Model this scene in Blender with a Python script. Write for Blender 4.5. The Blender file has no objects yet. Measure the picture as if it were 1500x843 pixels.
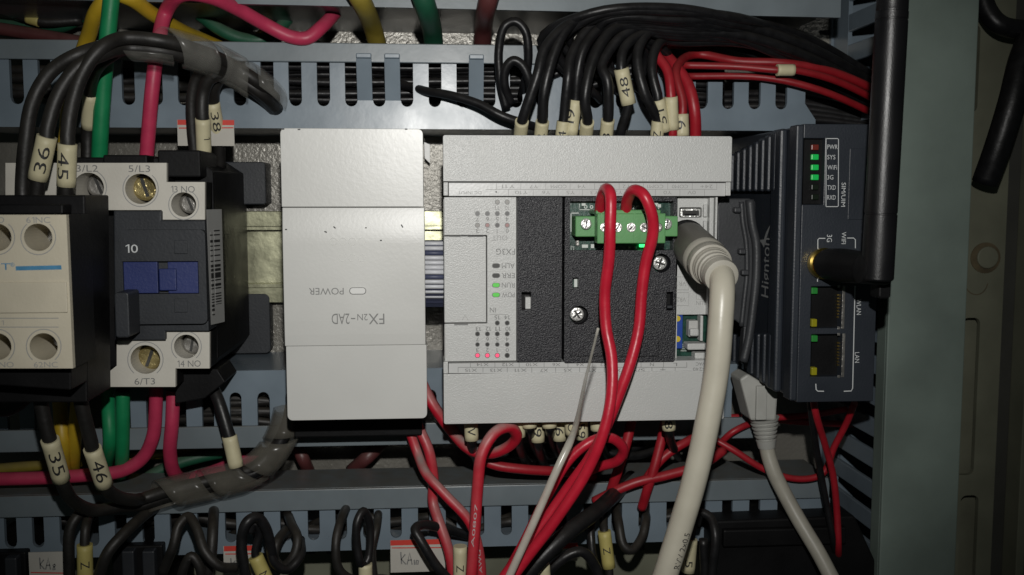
import bpy, bmesh, math, random
from math import radians, sin, cos, tan, pi
from mathutils import Vector, Euler
from mathutils.geometry import tessellate_polygon
random.seed(7)
SC = bpy.context.scene
COL = SC.collection
MM = 0.001

# ------------------------------------------------------------------ camera
F = 1450.0                      # focal length in pixels of a 1500 px wide picture
DC = 394.0                      # camera distance from the mounting plate, mm
TH = radians(5.3)               # camera pitched down
PSI = math.atan((750.0 - 637.0) / F * cos(TH))   # and turned a little to the right
cam_d = bpy.data.cameras.new('camera'); cam = bpy.data.objects.new('camera', cam_d)
COL.objects.link(cam); SC.camera = cam
cam_d.sensor_width = 36.0; cam_d.lens = 36.0 * F / 1500.0
cam_d.clip_start = 0.01; cam_d.clip_end = 20
cam.location = (0, -DC * MM, 0); cam.rotation_euler = (radians(90) - TH, 0, -PSI)
cam_d.dof.use_dof = True; cam_d.dof.focus_distance = 0.312; cam_d.dof.aperture_fstop = 24

# ------------------------------------------------------------------ light
world = bpy.data.worlds.new('World'); SC.world = world; world.use_nodes = True
bg = world.node_tree.nodes['Background']
bg.inputs[0].default_value = (0.80, 1.0, 0.93, 1); bg.inputs[1].default_value = 0.013
ld = bpy.data.lights.new('camera_flash', 'SPOT')
ld.energy = 3.0; ld.shadow_soft_size = 0.003; ld.spot_size = radians(74); ld.spot_blend = 1.0
ld.color = (1.0, 0.985, 0.95)
lamp = bpy.data.objects.new('camera_flash', ld); COL.objects.link(lamp)
lamp.location = (0.004, -0.398, 0.047)
lamp.rotation_euler = (radians(90) - radians(8.5), 0, radians(-2.5))
SC.view_settings.view_transform = 'Standard'; SC.view_settings.look = 'None'
SC.view_settings.gamma = 1.0; SC.view_settings.exposure = 0.0; SC.view_settings.use_curve_mapping = False
SC.cycles.max_bounces = 6; SC.cycles.transparent_max_bounces = 12

# ------------------------------------------------------------------ coordinates
CAMR = Euler((radians(90) - TH, 0, -PSI)).to_matrix()
def ray(px, py): return CAMR @ Vector(((px - 750.0) / F, (421.5 - py) / F, -1))
def W(px, py, h):
    """point in mm that stands h mm in front of the plate, seen at px,py of a 1500x843 view"""
    d = ray(px, py); t = (DC - h) / d.y
    return Vector((d.x * t, -h, d.z * t))
def HX(px, py, X):
    """height above the plate at which the sight line through px,py meets the upright plane at X"""
    d = ray(px, py); return DC - d.y * X / d.x
def XZ(px, py, h):
    p = W(px, py, h); return (p.x, p.z)
def RC(x0, y0, x1, y1, h):
    xm, ym = (x0 + x1) / 2, (y0 + y1) / 2
    return (W(x0, ym, h).x, W(xm, y1, h).z, W(x1, ym, h).x, W(xm, y0, h).z)

# ------------------------------------------------------------------ materials
def mat(name, col, rough=0.5, metal=0.0, bump=0.0, bscale=2000.0, var=0.0, vscale=60.0, dust=0.0,
        dustcol=(0.20, 0.18, 0.15), emit=None, estr=0.0, spec=0.5, voro=False, bdist=0.0002):
    m = bpy.data.materials.new(name); m.use_nodes = True
    nt = m.node_tree; N = nt.nodes; L = nt.links
    b = N['Principled BSDF']
    b.inputs['Roughness'].default_value = rough; b.inputs['Metallic'].default_value = metal
    b.inputs['Specular IOR Level'].default_value = spec
    b.inputs['Base Color'].default_value = (*col, 1)
    tc = N.new('ShaderNodeTexCoord')
    cur = None
    if var > 0:
        n = N.new('ShaderNodeTexNoise'); n.inputs['Scale'].default_value = vscale; n.inputs['Detail'].default_value = 6
        L.new(tc.outputs['Object'], n.inputs['Vector'])
        r = N.new('ShaderNodeMapRange'); r.inputs[1].default_value = 0.3; r.inputs[2].default_value = 0.7
        r.inputs[3].default_value = 1 - var; r.inputs[4].default_value = 1 + var
        L.new(n.outputs['Fac'], r.inputs[0])
        mx = N.new('ShaderNodeMix'); mx.data_type = 'RGBA'; mx.blend_type = 'MULTIPLY'; mx.inputs[0].default_value = 1
        mx.inputs[6].default_value = (*col, 1); L.new(r.outputs[0], mx.inputs[7]); cur = mx.outputs[2]
        rr = N.new('ShaderNodeMapRange'); rr.inputs[3].default_value = max(0.05, rough - 0.1); rr.inputs[4].default_value = min(1, rough + 0.12)
        L.new(n.outputs['Fac'], rr.inputs[0]); L.new(rr.outputs[0], b.inputs['Roughness'])
    if dust > 0:
        g = N.new('ShaderNodeNewGeometry'); s = N.new('ShaderNodeSeparateXYZ'); L.new(g.outputs['Normal'], s.inputs[0])
        n2 = N.new('ShaderNodeTexNoise'); n2.inputs['Scale'].default_value = 220; n2.inputs['Detail'].default_value = 5
        L.new(tc.outputs['Object'], n2.inputs['Vector'])
        a = N.new('ShaderNodeMath'); a.operation = 'MULTIPLY_ADD'; a.inputs[1].default_value = 0.85; a.inputs[2].default_value = 0.10; a.use_clamp = True
        L.new(s.outputs['Z'], a.inputs[0])
        q = N.new('ShaderNodeMath'); q.operation = 'MULTIPLY'; L.new(a.outputs[0], q.inputs[0]); L.new(n2.outputs['Fac'], q.inputs[1])
        q2 = N.new('ShaderNodeMath'); q2.operation = 'MULTIPLY'; q2.use_clamp = True; q2.inputs[1].default_value = dust * 2
        L.new(q.outputs[0], q2.inputs[0])
        mx = N.new('ShaderNodeMix'); mx.data_type = 'RGBA'; mx.inputs[7].default_value = (*dustcol, 1)
        L.new(q2.outputs[0], mx.inputs[0])
        if cur: L.new(cur, mx.inputs[6])
        else: mx.inputs[6].default_value = (*col, 1)
        cur = mx.outputs[2]
    if cur: L.new(cur, b.inputs['Base Color'])
    if bump > 0:
        if voro:
            n3 = N.new('ShaderNodeTexVoronoi'); n3.inputs['Scale'].default_value = bscale; o3 = n3.outputs['Distance']
        else:
            n3 = N.new('ShaderNodeTexNoise'); n3.inputs['Scale'].default_value = bscale; n3.inputs['Detail'].default_value = 3; o3 = n3.outputs['Fac']
        L.new(tc.outputs['Object'], n3.inputs['Vector'])
        bp = N.new('ShaderNodeBump'); bp.inputs['Strength'].default_value = bump; bp.inputs['Distance'].default_value = bdist
        L.new(o3, bp.inputs['Height']); L.new(bp.outputs[0], b.inputs['Normal'])
    if emit:
        b.inputs['Emission Color'].default_value = (*emit, 1); b.inputs['Emission Strength'].default_value = estr
    return m

M = {}
M['plate'] = mat('painted_steel_plate', (0.21, 0.20, 0.175), 0.30, 0.25, 0.8, 850, 0.12, 40, bdist=0.0003)
M['duct'] = mat('blue_grey_pvc', (0.180, 0.226, 0.268), 0.30, 0, 0.15, 300, 0.10, 70, dust=0.10, dustcol=(0.20, 0.19, 0.17))
M['lid'] = mat('blue_grey_pvc_lid', (0.165, 0.198, 0.218), 0.34, 0, 0.12, 400, 0.10, 60, dust=0.5, dustcol=(0.14, 0.12, 0.09))
M['vlid'] = mat('greenish_grey_pvc_lid', (0.185, 0.232, 0.205), 0.55, 0, 0.1, 400, 0.22, 24)
M['module'] = mat('pale_grey_plastic', (0.60, 0.60, 0.575), 0.32, 0, 0.12, 900, 0.045, 22)
M['ctrl'] = mat('textured_pale_grey_plastic', (0.55, 0.555, 0.54), 0.33, 0, 0.8, 2600, 0.03, 50, bdist=0.00016)
M['ctrl_in'] = mat('inner_pale_grey_plastic', (0.52, 0.52, 0.50), 0.45, 0, 0.3, 1500, 0.04, 80)
M['strip'] = mat('label_strip_plastic', (0.55, 0.555, 0.545), 0.32, 0, 0.15, 1200, 0.03, 60)
M['cream'] = mat('aged_cream_plastic', (0.60, 0.55, 0.43), 0.5, 0, 0.25, 1400, 0.06, 90)
M['cream2'] = mat('off_white_contactor_plastic', (0.60, 0.575, 0.51), 0.5, 0, 0.25, 1400, 0.06, 90)
M['black'] = mat('black_plastic', (0.007, 0.007, 0.0075), 0.5, 0, 0.3, 900, 0.2, 90, spec=0.16)
M['grain'] = mat('grained_black_plastic', (0.017, 0.017, 0.021), 0.36, 0, 1.0, 2300, 0.1, 60, bdist=0.0003)
M['charcoal'] = mat('charcoal_plastic', (0.026, 0.029, 0.034), 0.5, 0, 0.3, 1200, 0.12, 80, spec=0.4)
M['slate'] = mat('dark_slate_painted_metal', (0.024, 0.029, 0.038), 0.42, 0, 0.35, 1600, 0.1, 60)
M['flap'] = mat('dark_grey_cover_plastic', (0.040, 0.042, 0.046), 0.45, 0, 0.3, 1300, 0.12, 80)
M['blue'] = mat('blue_plastic', (0.018, 0.030, 0.13), 0.45, 0, 0.3, 1200, 0.1, 80)
M['blueprint'] = mat('sky_blue_print', (0.07, 0.24, 0.42), 0.5, var=0.12, vscale=400)
M['chrome'] = mat('bright_screw_steel', (0.80, 0.80, 0.77), 0.30, 0.6, 1.0, 700, 0.1, 300, bdist=0.0005)
M['brass'] = mat('yellow_zinc_screw', (0.38, 0.31, 0.14), 0.28, 0.7, 0.9, 600, 0.25, 300, bdist=0.0005)
M['gold'] = mat('gold_plating', (0.85, 0.60, 0.16), 0.22, 1.0, 0.1, 900)
M['zinc'] = mat('passivated_zinc', (0.36, 0.36, 0.25), 0.34, 1.0, 0.3, 160, 0.25, 70, bdist=0.0006)
M['steel'] = mat('dull_steel', (0.30, 0.29, 0.27), 0.34, 0.7, 0.8, 500, 0.2, 100, bdist=0.0004)
M['green_conn'] = mat('green_connector_plastic', (0.105, 0.30, 0.105), 0.42, 0, 0.15, 1500, 0.06, 150)
M['pcb'] = mat('green_circuit_board', (0.006, 0.045, 0.03), 0.35, 0, 0.4, 1100, 0.5, 700)
M['silk'] = mat('white_silkscreen', (0.62, 0.66, 0.62), 0.5)
M['print'] = mat('grey_print', (0.20, 0.20, 0.195), 0.5)
M['print_soft'] = mat('pale_grey_print', (0.33, 0.33, 0.32), 0.5)
M['print_dark'] = mat('dark_print', (0.03, 0.03, 0.03), 0.5)
M['white_print'] = mat('white_print', (0.62, 0.64, 0.64), 0.5)
M['grey_print2'] = mat('mid_grey_print', (0.30, 0.31, 0.31), 0.5)
M['dark_hole'] = mat('dark_led_lens', (0.05, 0.05, 0.048), 0.3)
M['pale_lens'] = mat('clear_led_lens', (0.36, 0.35, 0.33), 0.2)
M['pink_lens'] = mat('pinkish_led_lens', (0.45, 0.27, 0.26), 0.2)
M['ring'] = mat('led_bezel', (0.16, 0.16, 0.155), 0.4)
M['led_red'] = mat('lit_red_led', (0.6, 0.03, 0.08), 0.3, emit=(1, 0.13, 0.25), estr=0.75)
M['led_green'] = mat('lit_green_led', (0.1, 0.5, 0.08), 0.3, emit=(0.16, 0.8, 0.10), estr=0.22)
M['led_bright'] = mat('bright_green_led', (0.05, 0.5, 0.1), 0.3, emit=(0.05, 1.0, 0.2), estr=2.2)
M['led_gw'] = mat('green_status_led', (0.01, 0.22, 0.05), 0.3, emit=(0.01, 0.85, 0.12), estr=0.24)
M['led_dimred'] = mat('dim_red_led', (0.10, 0.02, 0.015), 0.3, emit=(0.8, 0.06, 0.03), estr=0.04)
M['led_yellow'] = mat('yellow_jack_led', (0.22, 0.20, 0.01), 0.3, emit=(0.75, 0.7, 0.02), estr=0.05)
M['led_jackgreen'] = mat('green_jack_led', (0.02, 0.14, 0.03), 0.3, emit=(0.05, 0.7, 0.08), estr=0.06)
M['led_off'] = mat('unlit_led', (0.008, 0.014, 0.008), 0.3)
M['red_wire'] = mat('red_wire_pvc', (0.50, 0.012, 0.032), 0.36, 0, 0.5, 420, 0.10, 200, dust=0.05, dustcol=(0.34, 0.17, 0.17))
M['red_dusty'] = mat('dusty_red_wire_pvc', (0.50, 0.012, 0.03), 0.42, 0, 0.45, 450, 0.12, 200, dust=0.95, dustcol=(0.36, 0.27, 0.25))
M['red_thin'] = mat('thin_red_wire_pvc', (0.35, 0.01, 0.02), 0.42, 0, 0.3, 500, 0.12, 200, dust=0.1)
M['pink'] = mat('pink_red_wire_pvc', (0.50, 0.036, 0.095), 0.46, 0, 0.35, 450, 0.10, 200, dust=0.14, dustcol=(0.3, 0.2, 0.2))
M['green'] = mat('green_wire_pvc', (0.008, 0.23, 0.085), 0.46, 0, 0.3, 500, 0.08, 200, dust=0.08)
M['green_d'] = mat('dark_green_wire_pvc', (0.012, 0.085, 0.045), 0.5, 0, 0.3, 500, 0.1, 200, dust=0.3)
M['yellow'] = mat('yellow_wire_pvc', (0.50, 0.33, 0.02), 0.46, 0, 0.3, 500, 0.08, 200, dust=0.1)
M['yellow_d'] = mat('olive_yellow_wire_pvc', (0.26, 0.20, 0.03), 0.5, 0, 0.3, 500, 0.1, 200, dust=0.3)
M['brown'] = mat('dark_maroon_wire_pvc', (0.10, 0.03, 0.03), 0.4, 0, 0.3, 500, 0.1, 200, dust=0.2)
M['red_dark'] = mat('dull_dark_red_wire_pvc', (0.27, 0.008, 0.014), 0.45, 0, 0.3, 500, 0.12, 200, dust=0.12)
M['soft_white_print'] = mat('worn_white_print', (0.48, 0.42, 0.42), 0.5)
M['bwire'] = mat('black_wire_pvc', (0.009, 0.009, 0.010), 0.38, 0, 0.6, 380, 0.25, 300, dust=0.08, spec=0.4)
M['bdust'] = mat('dusty_black_wire_pvc', (0.013, 0.012, 0.011), 0.5, 0, 0.6, 450, 0.25, 200, dust=0.22, dustcol=(0.11, 0.095, 0.07))
M['sleeve'] = mat('cream_marker_sleeve', (0.60, 0.55, 0.36), 0.5, 0, 0.25, 700, 0.06, 300)
M['sleeve_y'] = mat('yellow_marker_sleeve', (0.50, 0.43, 0.14), 0.5, 0, 0.25, 700, 0.08, 300)
M['ivory'] = mat('ivory_cable_pvc', (0.53, 0.50, 0.41), 0.33, 0, 0.3, 350, 0.05, 120, dust=0.06)
M['plug_dark'] = mat('grey_plug_rubber', (0.155, 0.145, 0.125), 0.5, 0, 0.3, 800, 0.08, 150)
M['plug_light'] = mat('pale_plug_rubber', (0.42, 0.40, 0.345), 0.5, 0, 0.3, 800, 0.06, 150)
M['rj'] = mat('pale_grey_boot_rubber', (0.42, 0.42, 0.39), 0.5, 0, 0.3, 700, 0.08, 150)
M['greycable'] = mat('pale_grey_cable_pvc', (0.40, 0.38, 0.32), 0.42, 0, 0.3, 500, 0.08, 150)
M['tie'] = mat('translucent_grey_wire', (0.56, 0.53, 0.46), 0.45, var=0.05)
M['paper'] = mat('white_label_paper', (0.50, 0.48, 0.43), 0.65, 0, 0.2, 600, 0.06, 100)
M['redpaper'] = mat('red_label_band', (0.60, 0.045, 0.03), 0.6, var=0.06)
M['sticker'] = mat('silver_sticker', (0.27, 0.27, 0.26), 0.5, var=0.05)
M['rail_beige'] = mat('olive_beige_painted_rail', (0.165, 0.168, 0.12), 0.6, 0, 0.15, 400, 0.16, 50)
M['rust'] = mat('rust_stained_washer', (0.105, 0.082, 0.045), 0.75, 0, 0.5, 500, 0.4, 150)
M['dark_steel'] = mat('dark_cabinet_paint', (0.055, 0.055, 0.048), 0.6, 0, 0.2, 300, 0.2, 40)  # even dark colour of the back wall and one side flange
M['ribbon_w'] = mat('pale_ribbon_conductor', (0.66, 0.67, 0.70), 0.4, 0)
M['ribbon_b'] = mat('navy_ribbon_web', (0.07, 0.08, 0.14), 0.45, 0)
M['trim'] = mat('blue_trimmer', (0.015, 0.06, 0.33), 0.4, var=0.1)
M['trim_y'] = mat('yellow_trimmer_dial', (0.60, 0.45, 0.03), 0.45)

def mat_wrap(nm, lo, hi, c):
    m = bpy.data.materials.new(nm); m.use_nodes = True
    nt = m.node_tree; N = nt.nodes; L = nt.links
    b = N['Principled BSDF']; b.inputs['Base Color'].default_value = (*c, 1)
    b.inputs['Roughness'].default_value = 0.22
    t = N.new('ShaderNodeBsdfTransparent'); mx = N.new('ShaderNodeMixShader')
    n = N.new('ShaderNodeTexNoise'); n.inputs['Scale'].default_value = 130; n.inputs['Detail'].default_value = 5
    tc = N.new('ShaderNodeTexCoord'); L.new(tc.outputs['Object'], n.inputs['Vector'])
    r = N.new('ShaderNodeMapRange'); r.inputs[1].default_value = 0.3; r.inputs[2].default_value = 0.7
    r.inputs[3].default_value = lo; r.inputs[4].default_value = hi
    L.new(n.outputs['Fac'], r.inputs[0]); L.new(r.outputs[0], mx.inputs[0])
    L.new(t.outputs[0], mx.inputs[1]); L.new(b.outputs[0], mx.inputs[2])
    L.new(mx.outputs[0], N['Material Output'].inputs[0])
    return m
M['antenna'] = mat('satin_black_plastic', (0.007, 0.007, 0.008), 0.36, 0, 0.5, 2600, 0.1, 80, bdist=0.0001)
M['lens'] = mat('clear_lamp_lens', (0.8, 0.8, 0.78), 0.12, 0)
M['wrap'] = mat_wrap('clear_spiral_wrap', 0.10, 0.36, (0.26, 0.255, 0.23)); M['wrap_dusty'] = mat_wrap('dusty_spiral_wrap', 0.20, 0.50, (0.16, 0.15, 0.125))

M['tie'] = mat_wrap('frosted_thin_wire', 0.45, 0.8, (0.60, 0.57, 0.50))
def mat_barcode():
    m = bpy.data.materials.new('barcode_print'); m.use_nodes = True
    nt = m.node_tree; N = nt.nodes; L = nt.links
    b = N['Principled BSDF']; b.inputs['Roughness'].default_value = 0.5
    g = N.new('ShaderNodeNewGeometry'); s = N.new('ShaderNodeSeparateXYZ'); L.new(g.outputs['Position'], s.inputs[0])
    k = N.new('ShaderNodeMath'); k.operation = 'MULTIPLY'; k.inputs[1].default_value = 2300; L.new(s.outputs['Z'], k.inputs[0])
    fl = N.new('ShaderNodeMath'); fl.operation = 'FLOOR'; L.new(k.outputs[0], fl.inputs[0])
    wn = N.new('ShaderNodeTexWhiteNoise'); wn.noise_dimensions = '1D'; L.new(fl.outputs[0], wn.inputs['W'])
    th = N.new('ShaderNodeMath'); th.operation = 'GREATER_THAN'; th.inputs[1].default_value = 0.45; L.new(wn.outputs['Value'], th.inputs[0])
    mx = N.new('ShaderNodeMix'); mx.data_type = 'RGBA'; mx.inputs[6].default_value = (0.02, 0.02, 0.02, 1); mx.inputs[7].default_value = (0.27, 0.27, 0.26, 1)
    L.new(th.outputs[0], mx.inputs[0]); L.new(mx.outputs[2], b.inputs['Base Color'])
    return m
M['barcode'] = mat_barcode()

# ------------------------------------------------------------------ object helpers
OFF = {}
def thing(name, label, cat, base, group=None):
    o = bpy.data.objects.new(name, None); COL.objects.link(o); o.empty_display_size = 0.005
    o.location = base * MM; OFF[o] = base.copy()
    o['label'] = label; o['category'] = cat
    if group: o['group'] = group
    return o
def tag(o, label, cat, group=None):
    o['label'] = label; o['category'] = cat
    if group: o['group'] = group
    return o
def mk(name, verts, faces, m, parent=None, smooth=False, bevel=0.0, segs=2):
    """one mesh object; verts in mm world coordinates"""
    if parent is not None: off = OFF[parent]
    else:
        xs = [v[0] for v in verts]; ys = [v[1] for v in verts]; zs = [v[2] for v in verts]
        off = Vector(((min(xs) + max(xs)) / 2, max(ys), (min(zs) + max(zs)) / 2))
    me = bpy.data.meshes.new(name)
    me.from_pydata([((v[0] - off.x) * MM, (v[1] - off.y) * MM, (v[2] - off.z) * MM) for v in verts], [], faces)
    me.materials.append(M[m]); me.update()
    if smooth:
        me.polygons.foreach_set('use_smooth', [True] * len(me.polygons))
    o = bpy.data.objects.new(name, me); COL.objects.link(o)
    if parent is None: o.location = off * MM
    else: o.parent = parent
    OFF[o] = off
    if bevel > 0:
        b = o.modifiers.new('bevel', 'BEVEL'); b.width = bevel * MM; b.segments = segs; b.limit_method = 'ANGLE'; b.angle_limit = radians(35)
    return o
def rrect(x0, z0, x1, z1, r=0.0, n=5):
    if r <= 0: return [(x0, z0), (x1, z0), (x1, z1), (x0, z1)]
    out = []
    for cx, cz, a0 in ((x1 - r, z0 + r, -90), (x1 - r, z1 - r, 0), (x0 + r, z1 - r, 90), (x0 + r, z0 + r, 180)):
        for i in range(n + 1):
            a = radians(a0 + 90 * i / n); out.append((cx + r * cos(a), cz + r * sin(a)))
    return out
def circ(x, z, r, n=28, rz=None):
    return [(x + r * cos(2 * pi * i / n), z + (rz or r) * sin(2 * pi * i / n)) for i in range(n)]
def prism_data(poly, holes, h0, h1):
    def ccw(p): return sum(p[i][0] * p[(i + 1) % len(p)][1] - p[(i + 1) % len(p)][0] * p[i][1] for i in range(len(p))) > 0
    poly = list(poly) if ccw(poly) else list(reversed(poly))
    holes = [list(reversed(q)) if ccw(q) else list(q) for q in holes]
    loops = [poly] + holes
    flat = [p for l in loops for p in l]
    if holes or len(poly) > 4:
        tris = tessellate_polygon([[Vector((p[0], p[1], 0)) for p in l] for l in loops])
        if holes:
            bm = bmesh.new(); ed = []; k = 0
            for l in loops:
                vs = [bm.verts.new((p[0], p[1], 0)) for p in l]
                for i, v in enumerate(vs): v.index = k + i
                k += len(l)
                ed += [bm.edges.new((vs[i], vs[(i + 1) % len(vs)])) for i in range(len(vs))]
            r = bmesh.ops.triangle_fill(bm, edges=ed, use_beauty=True, use_dissolve=False, normal=(0, 0, 1))
            tr = [tuple(v.index for v in f.verts) for f in bm.faces]; bm.free()
            area = lambda p: abs(sum(p[i][0] * p[(i + 1) % len(p)][1] - p[(i + 1) % len(p)][0] * p[i][1] for i in range(len(p)))) / 2
            want = area(poly) - sum(area(q) for q in holes); got = sum(area([flat[i] for i in t]) for t in tr)
            if abs(got - want) < 0.01 * want: tris = tr
    else: tris = [tuple(range(4))] if len(poly) == 4 else [(0, 1, 2)]
    n = len(flat)
    V = [(p[0], -h1, p[1]) for p in flat] + [(p[0], -h0, p[1]) for p in flat]
    Fc = []
    for t in tris:
        a = sum(flat[t[i]][0] * flat[t[(i + 1) % len(t)]][1] - flat[t[(i + 1) % len(t)]][0] * flat[t[i]][1] for i in range(len(t)))
        t = tuple(t) if a > 0 else tuple(reversed(t))
        Fc.append(t); Fc.append(tuple(i + n for i in reversed(t)))
    k = 0
    for l in loops:
        for i in range(len(l)):
            a, b = k + i, k + (i + 1) % len(l); Fc.append((a, a + n, b + n, b))
        k += len(l)
    return V, Fc
def prism(name, poly, h0, h1, m, parent=None, holes=(), bevel=0.0, smooth=False):
    V, Fc = prism_data(poly, list(holes), h0, h1)
    o = mk(name, V, Fc, m, parent, smooth, 0.0 if holes else bevel)
    if len(poly) > 4 or holes:
        bm = bmesh.new(); bm.from_mesh(o.data)
        bmesh.ops.dissolve_limit(bm, angle_limit=0.001, verts=bm.verts, edges=bm.edges) if not holes else None
        bmesh.ops.recalc_face_normals(bm, faces=bm.faces); bm.to_mesh(o.data); bm.free()
    return o
def gridplate(name, outer, rects, h0, h1, m, parent, bevel=0.0):
    """plate with rectangular openings, all given as (x0, z0, x1, z1) in mm"""
    xs = sorted({q for r in [outer] + rects for q in (r[0], r[2])}); zs = sorted({q for r in [outer] + rects for q in (r[1], r[3])})
    solid = lambda i, j: 0 <= i < len(xs) - 1 and 0 <= j < len(zs) - 1 and not any(r[0] - 1e-6 < (xs[i] + xs[i + 1]) / 2 < r[2] and r[1] < (zs[j] + zs[j + 1]) / 2 < r[3] for r in rects)
    n = len(xs) * len(zs); V = [(x, -h1, z) for x in xs for z in zs] + [(x, -h0, z) for x in xs for z in zs]
    ix = lambda i, j: i * len(zs) + j; Fc = []
    for i in range(len(xs) - 1):
        for j in range(len(zs) - 1):
            if not solid(i, j): continue
            q = [ix(i, j), ix(i + 1, j), ix(i + 1, j + 1), ix(i, j + 1)]
            Fc += [tuple(q), tuple(k + n for k in reversed(q))]
            for (di, dj), (a, b) in (((0, -1), (q[0], q[1])), ((1, 0), (q[1], q[2])), ((0, 1), (q[2], q[3])), ((-1, 0), (q[3], q[0]))):
                if not solid(i + di, j + dj): Fc.append((a, a + n, b + n, b))
    return mk(name, V, Fc, m, parent, False, bevel)
def box(name, x0, y0, x1, y1, h0, h1, m, parent=None, r=0.0, bevel=0.25, holes=()):
    """rectangle given in view pixels on the front face at height h1"""
    a = RC(x0, y0, x1, y1, h1)
    return prism(name, rrect(*a, r), h0, h1, m, parent, holes, bevel)
def wbox(name, x0, x1, z0, z1, h0, h1, m, parent=None, bevel=0.0):
    return prism(name, rrect(x0, z0, x1, z1), h0, h1, m, parent, (), bevel)
def ppoly(name, pts, h0, h1, m, parent=None, bevel=0.2, holes=()):
    return prism(name, [XZ(x, y, h1) for x, y in pts], h0, h1, m, parent, holes, bevel)
def disc(name, px, py, rpx, h0, h1, m, parent, ry=None, bevel=0.0, n=24):
    c = XZ(px, py, h1); s = (DC - h1) / F
    return prism(name, circ(c[0], c[1], rpx * s, n, (ry * s) if ry else None), h0, h1, m, parent, (), bevel)
def oval(name, px, py, w, hh, h0, h1, m, parent):
    a = RC(px - w / 2, py - hh / 2, px + w / 2, py + hh / 2, h1)
    return prism(name, rrect(*a, min(a[2] - a[0], a[3] - a[1]) * 0.49), h0, h1, m, parent)
def ringp(name, px, py, r0, r1, h0, h1, m, parent):
    c = XZ(px, py, h1); s = (DC - h1) / F
    return prism(name, circ(c[0], c[1], r1 * s, 24), h0, h1, m, parent, [circ(c[0], c[1], r0 * s, 24)])

# text ------------------------------------------------------------
_TC = {}
def raw(s):
    cu = bpy.data.curves.new('tmp', 'FONT'); cu.body = s; cu.size = 1.0; cu.align_x = 'LEFT'; cu.resolution_u = 3
    ob = bpy.data.objects.new('tmp', cu); me = bpy.data.meshes.new_from_object(ob)
    V = [(v.co.x, v.co.y) for v in me.vertices]; Fc = [tuple(p.vertices) for p in me.polygons]
    bpy.data.objects.remove(ob); bpy.data.curves.remove(cu); bpy.data.meshes.remove(me)
    return V, Fc
def glyphs(s):
    if s not in _TC:
        if '1' in s and len(s) < 8:
            V = []; Fc = []; x = 0.0
            for ch in s:                                   # the figure one gets a flag and a plain stem
                if ch == ' ': x += 0.28; continue
                if ch == '1': v, f = [(0.17, 0), (0.26, 0), (0.26, 0.70), (0.18, 0.70), (0.17, 0.60), (0.02, 0.50), (0.02, 0.58)], [(0, 1, 2, 3, 4), (4, 3, 6, 5)]
                else: v, f = raw(ch)
                x0 = min(q[0] for q in v); k = len(V)
                V += [(q[0] - x0 + x, q[1]) for q in v]; Fc += [tuple(i + k for i in t) for t in f]
                x = max(q[0] for q in V) + 0.10
        else: V, Fc = raw(s)
        x0 = min(v[0] for v in V); x1 = max(v[0] for v in V); z0 = min(v[1] for v in V); z1 = max(v[1] for v in V)
        V = [((v[0] - (x0 + x1) / 2), (v[1] - (z0 + z1) / 2)) for v in V]
        _TC[s] = (V, Fc, x1 - x0, z1 - z0)
    return _TC[s]
def text(s, px, py, h, wpx, hpx, m, parent, rot=0.0, name='lettering'):
    """flat print centred at px,py; wpx/hpx = length along and height across the writing, in view pixels"""
    V, Fc, w, hh = glyphs(s)
    c = W(px, py, h); sc = (DC - h) / F
    sx, sz = wpx * sc / w, hpx * sc / hh
    a = radians(rot); out = []
    for x, z in V:
        X, Z = x * sx, z * sz
        out.append((c.x + X * cos(a) - Z * sin(a), -h, c.z + X * sin(a) + Z * cos(a)))
    return mk(name, out, Fc, m, parent)
def lines(name, segs, h, wpx, m, parent):
    """flat printed line: a polyline of view pixels as one ribbon"""
    sc = (DC - h) / F * wpx / 2
    P = [Vector(XZ(x, y, h)) for x, y in segs]; V = []; Fc = []
    for i, p in enumerate(P):
        d = (P[min(i + 1, len(P) - 1)] - P[max(i - 1, 0)]).normalized(); nrm = Vector((-d.y, d.x)) * sc
        for q in (p + nrm, p - nrm): V.append((q.x, -h, q.y))
        if i: k = 2 * i; Fc.append((k - 2, k - 1, k + 1, k))
    return mk(name, V, Fc, m, parent)

# tubes -----------------------------------------------------------
def spline(pts, step=6):
    P = [Vector(p) for p in pts]
    if len(P) == 2: return [P[0].lerp(P[1], i / 6) for i in range(7)]
    out = []
    for i in range(len(P) - 1):
        p0 = P[i - 1] if i else P[0] * 2 - P[1]; p1, p2 = P[i], P[i + 1]
        p3 = P[i + 2] if i + 2 < len(P) else P[-1] * 2 - P[-2]
        # centripetal Catmull-Rom
        d1 = max((p1 - p0).length ** 0.5, 1e-4); d2 = max((p2 - p1).length ** 0.5, 1e-4); d3 = max((p3 - p2).length ** 0.5, 1e-4)
        m1 = (p2 - p1) + d2 * ((p1 - p0) / d1 - (p2 - p0) / (d1 + d2))
        m2 = (p2 - p1) + d2 * ((p3 - p2) / d3 - (p3 - p1) / (d2 + d3))
        for k in range(step):
            t = k / step; t2, t3 = t * t, t * t * t
            out.append((2 * t3 - 3 * t2 + 1) * p1 + (t3 - 2 * t2 + t) * m1 + (-2 * t3 + 3 * t2) * p2 + (t3 - t2) * m2)
    out.append(P[-1]); return out
def frames(path):
    T = [(path[min(i + 1, len(path) - 1)] - path[max(i - 1, 0)]).normalized() for i in range(len(path))]
    ref = Vector((0, -1, 0)) if abs(T[0].y) < 0.9 else Vector((1, 0, 0))
    n = (ref - T[0] * ref.dot(T[0])).normalized(); out = []
    for t in T:
        n = (n - t * n.dot(t)).normalized(); out.append((t, n, t.cross(n)))
    return out
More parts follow.
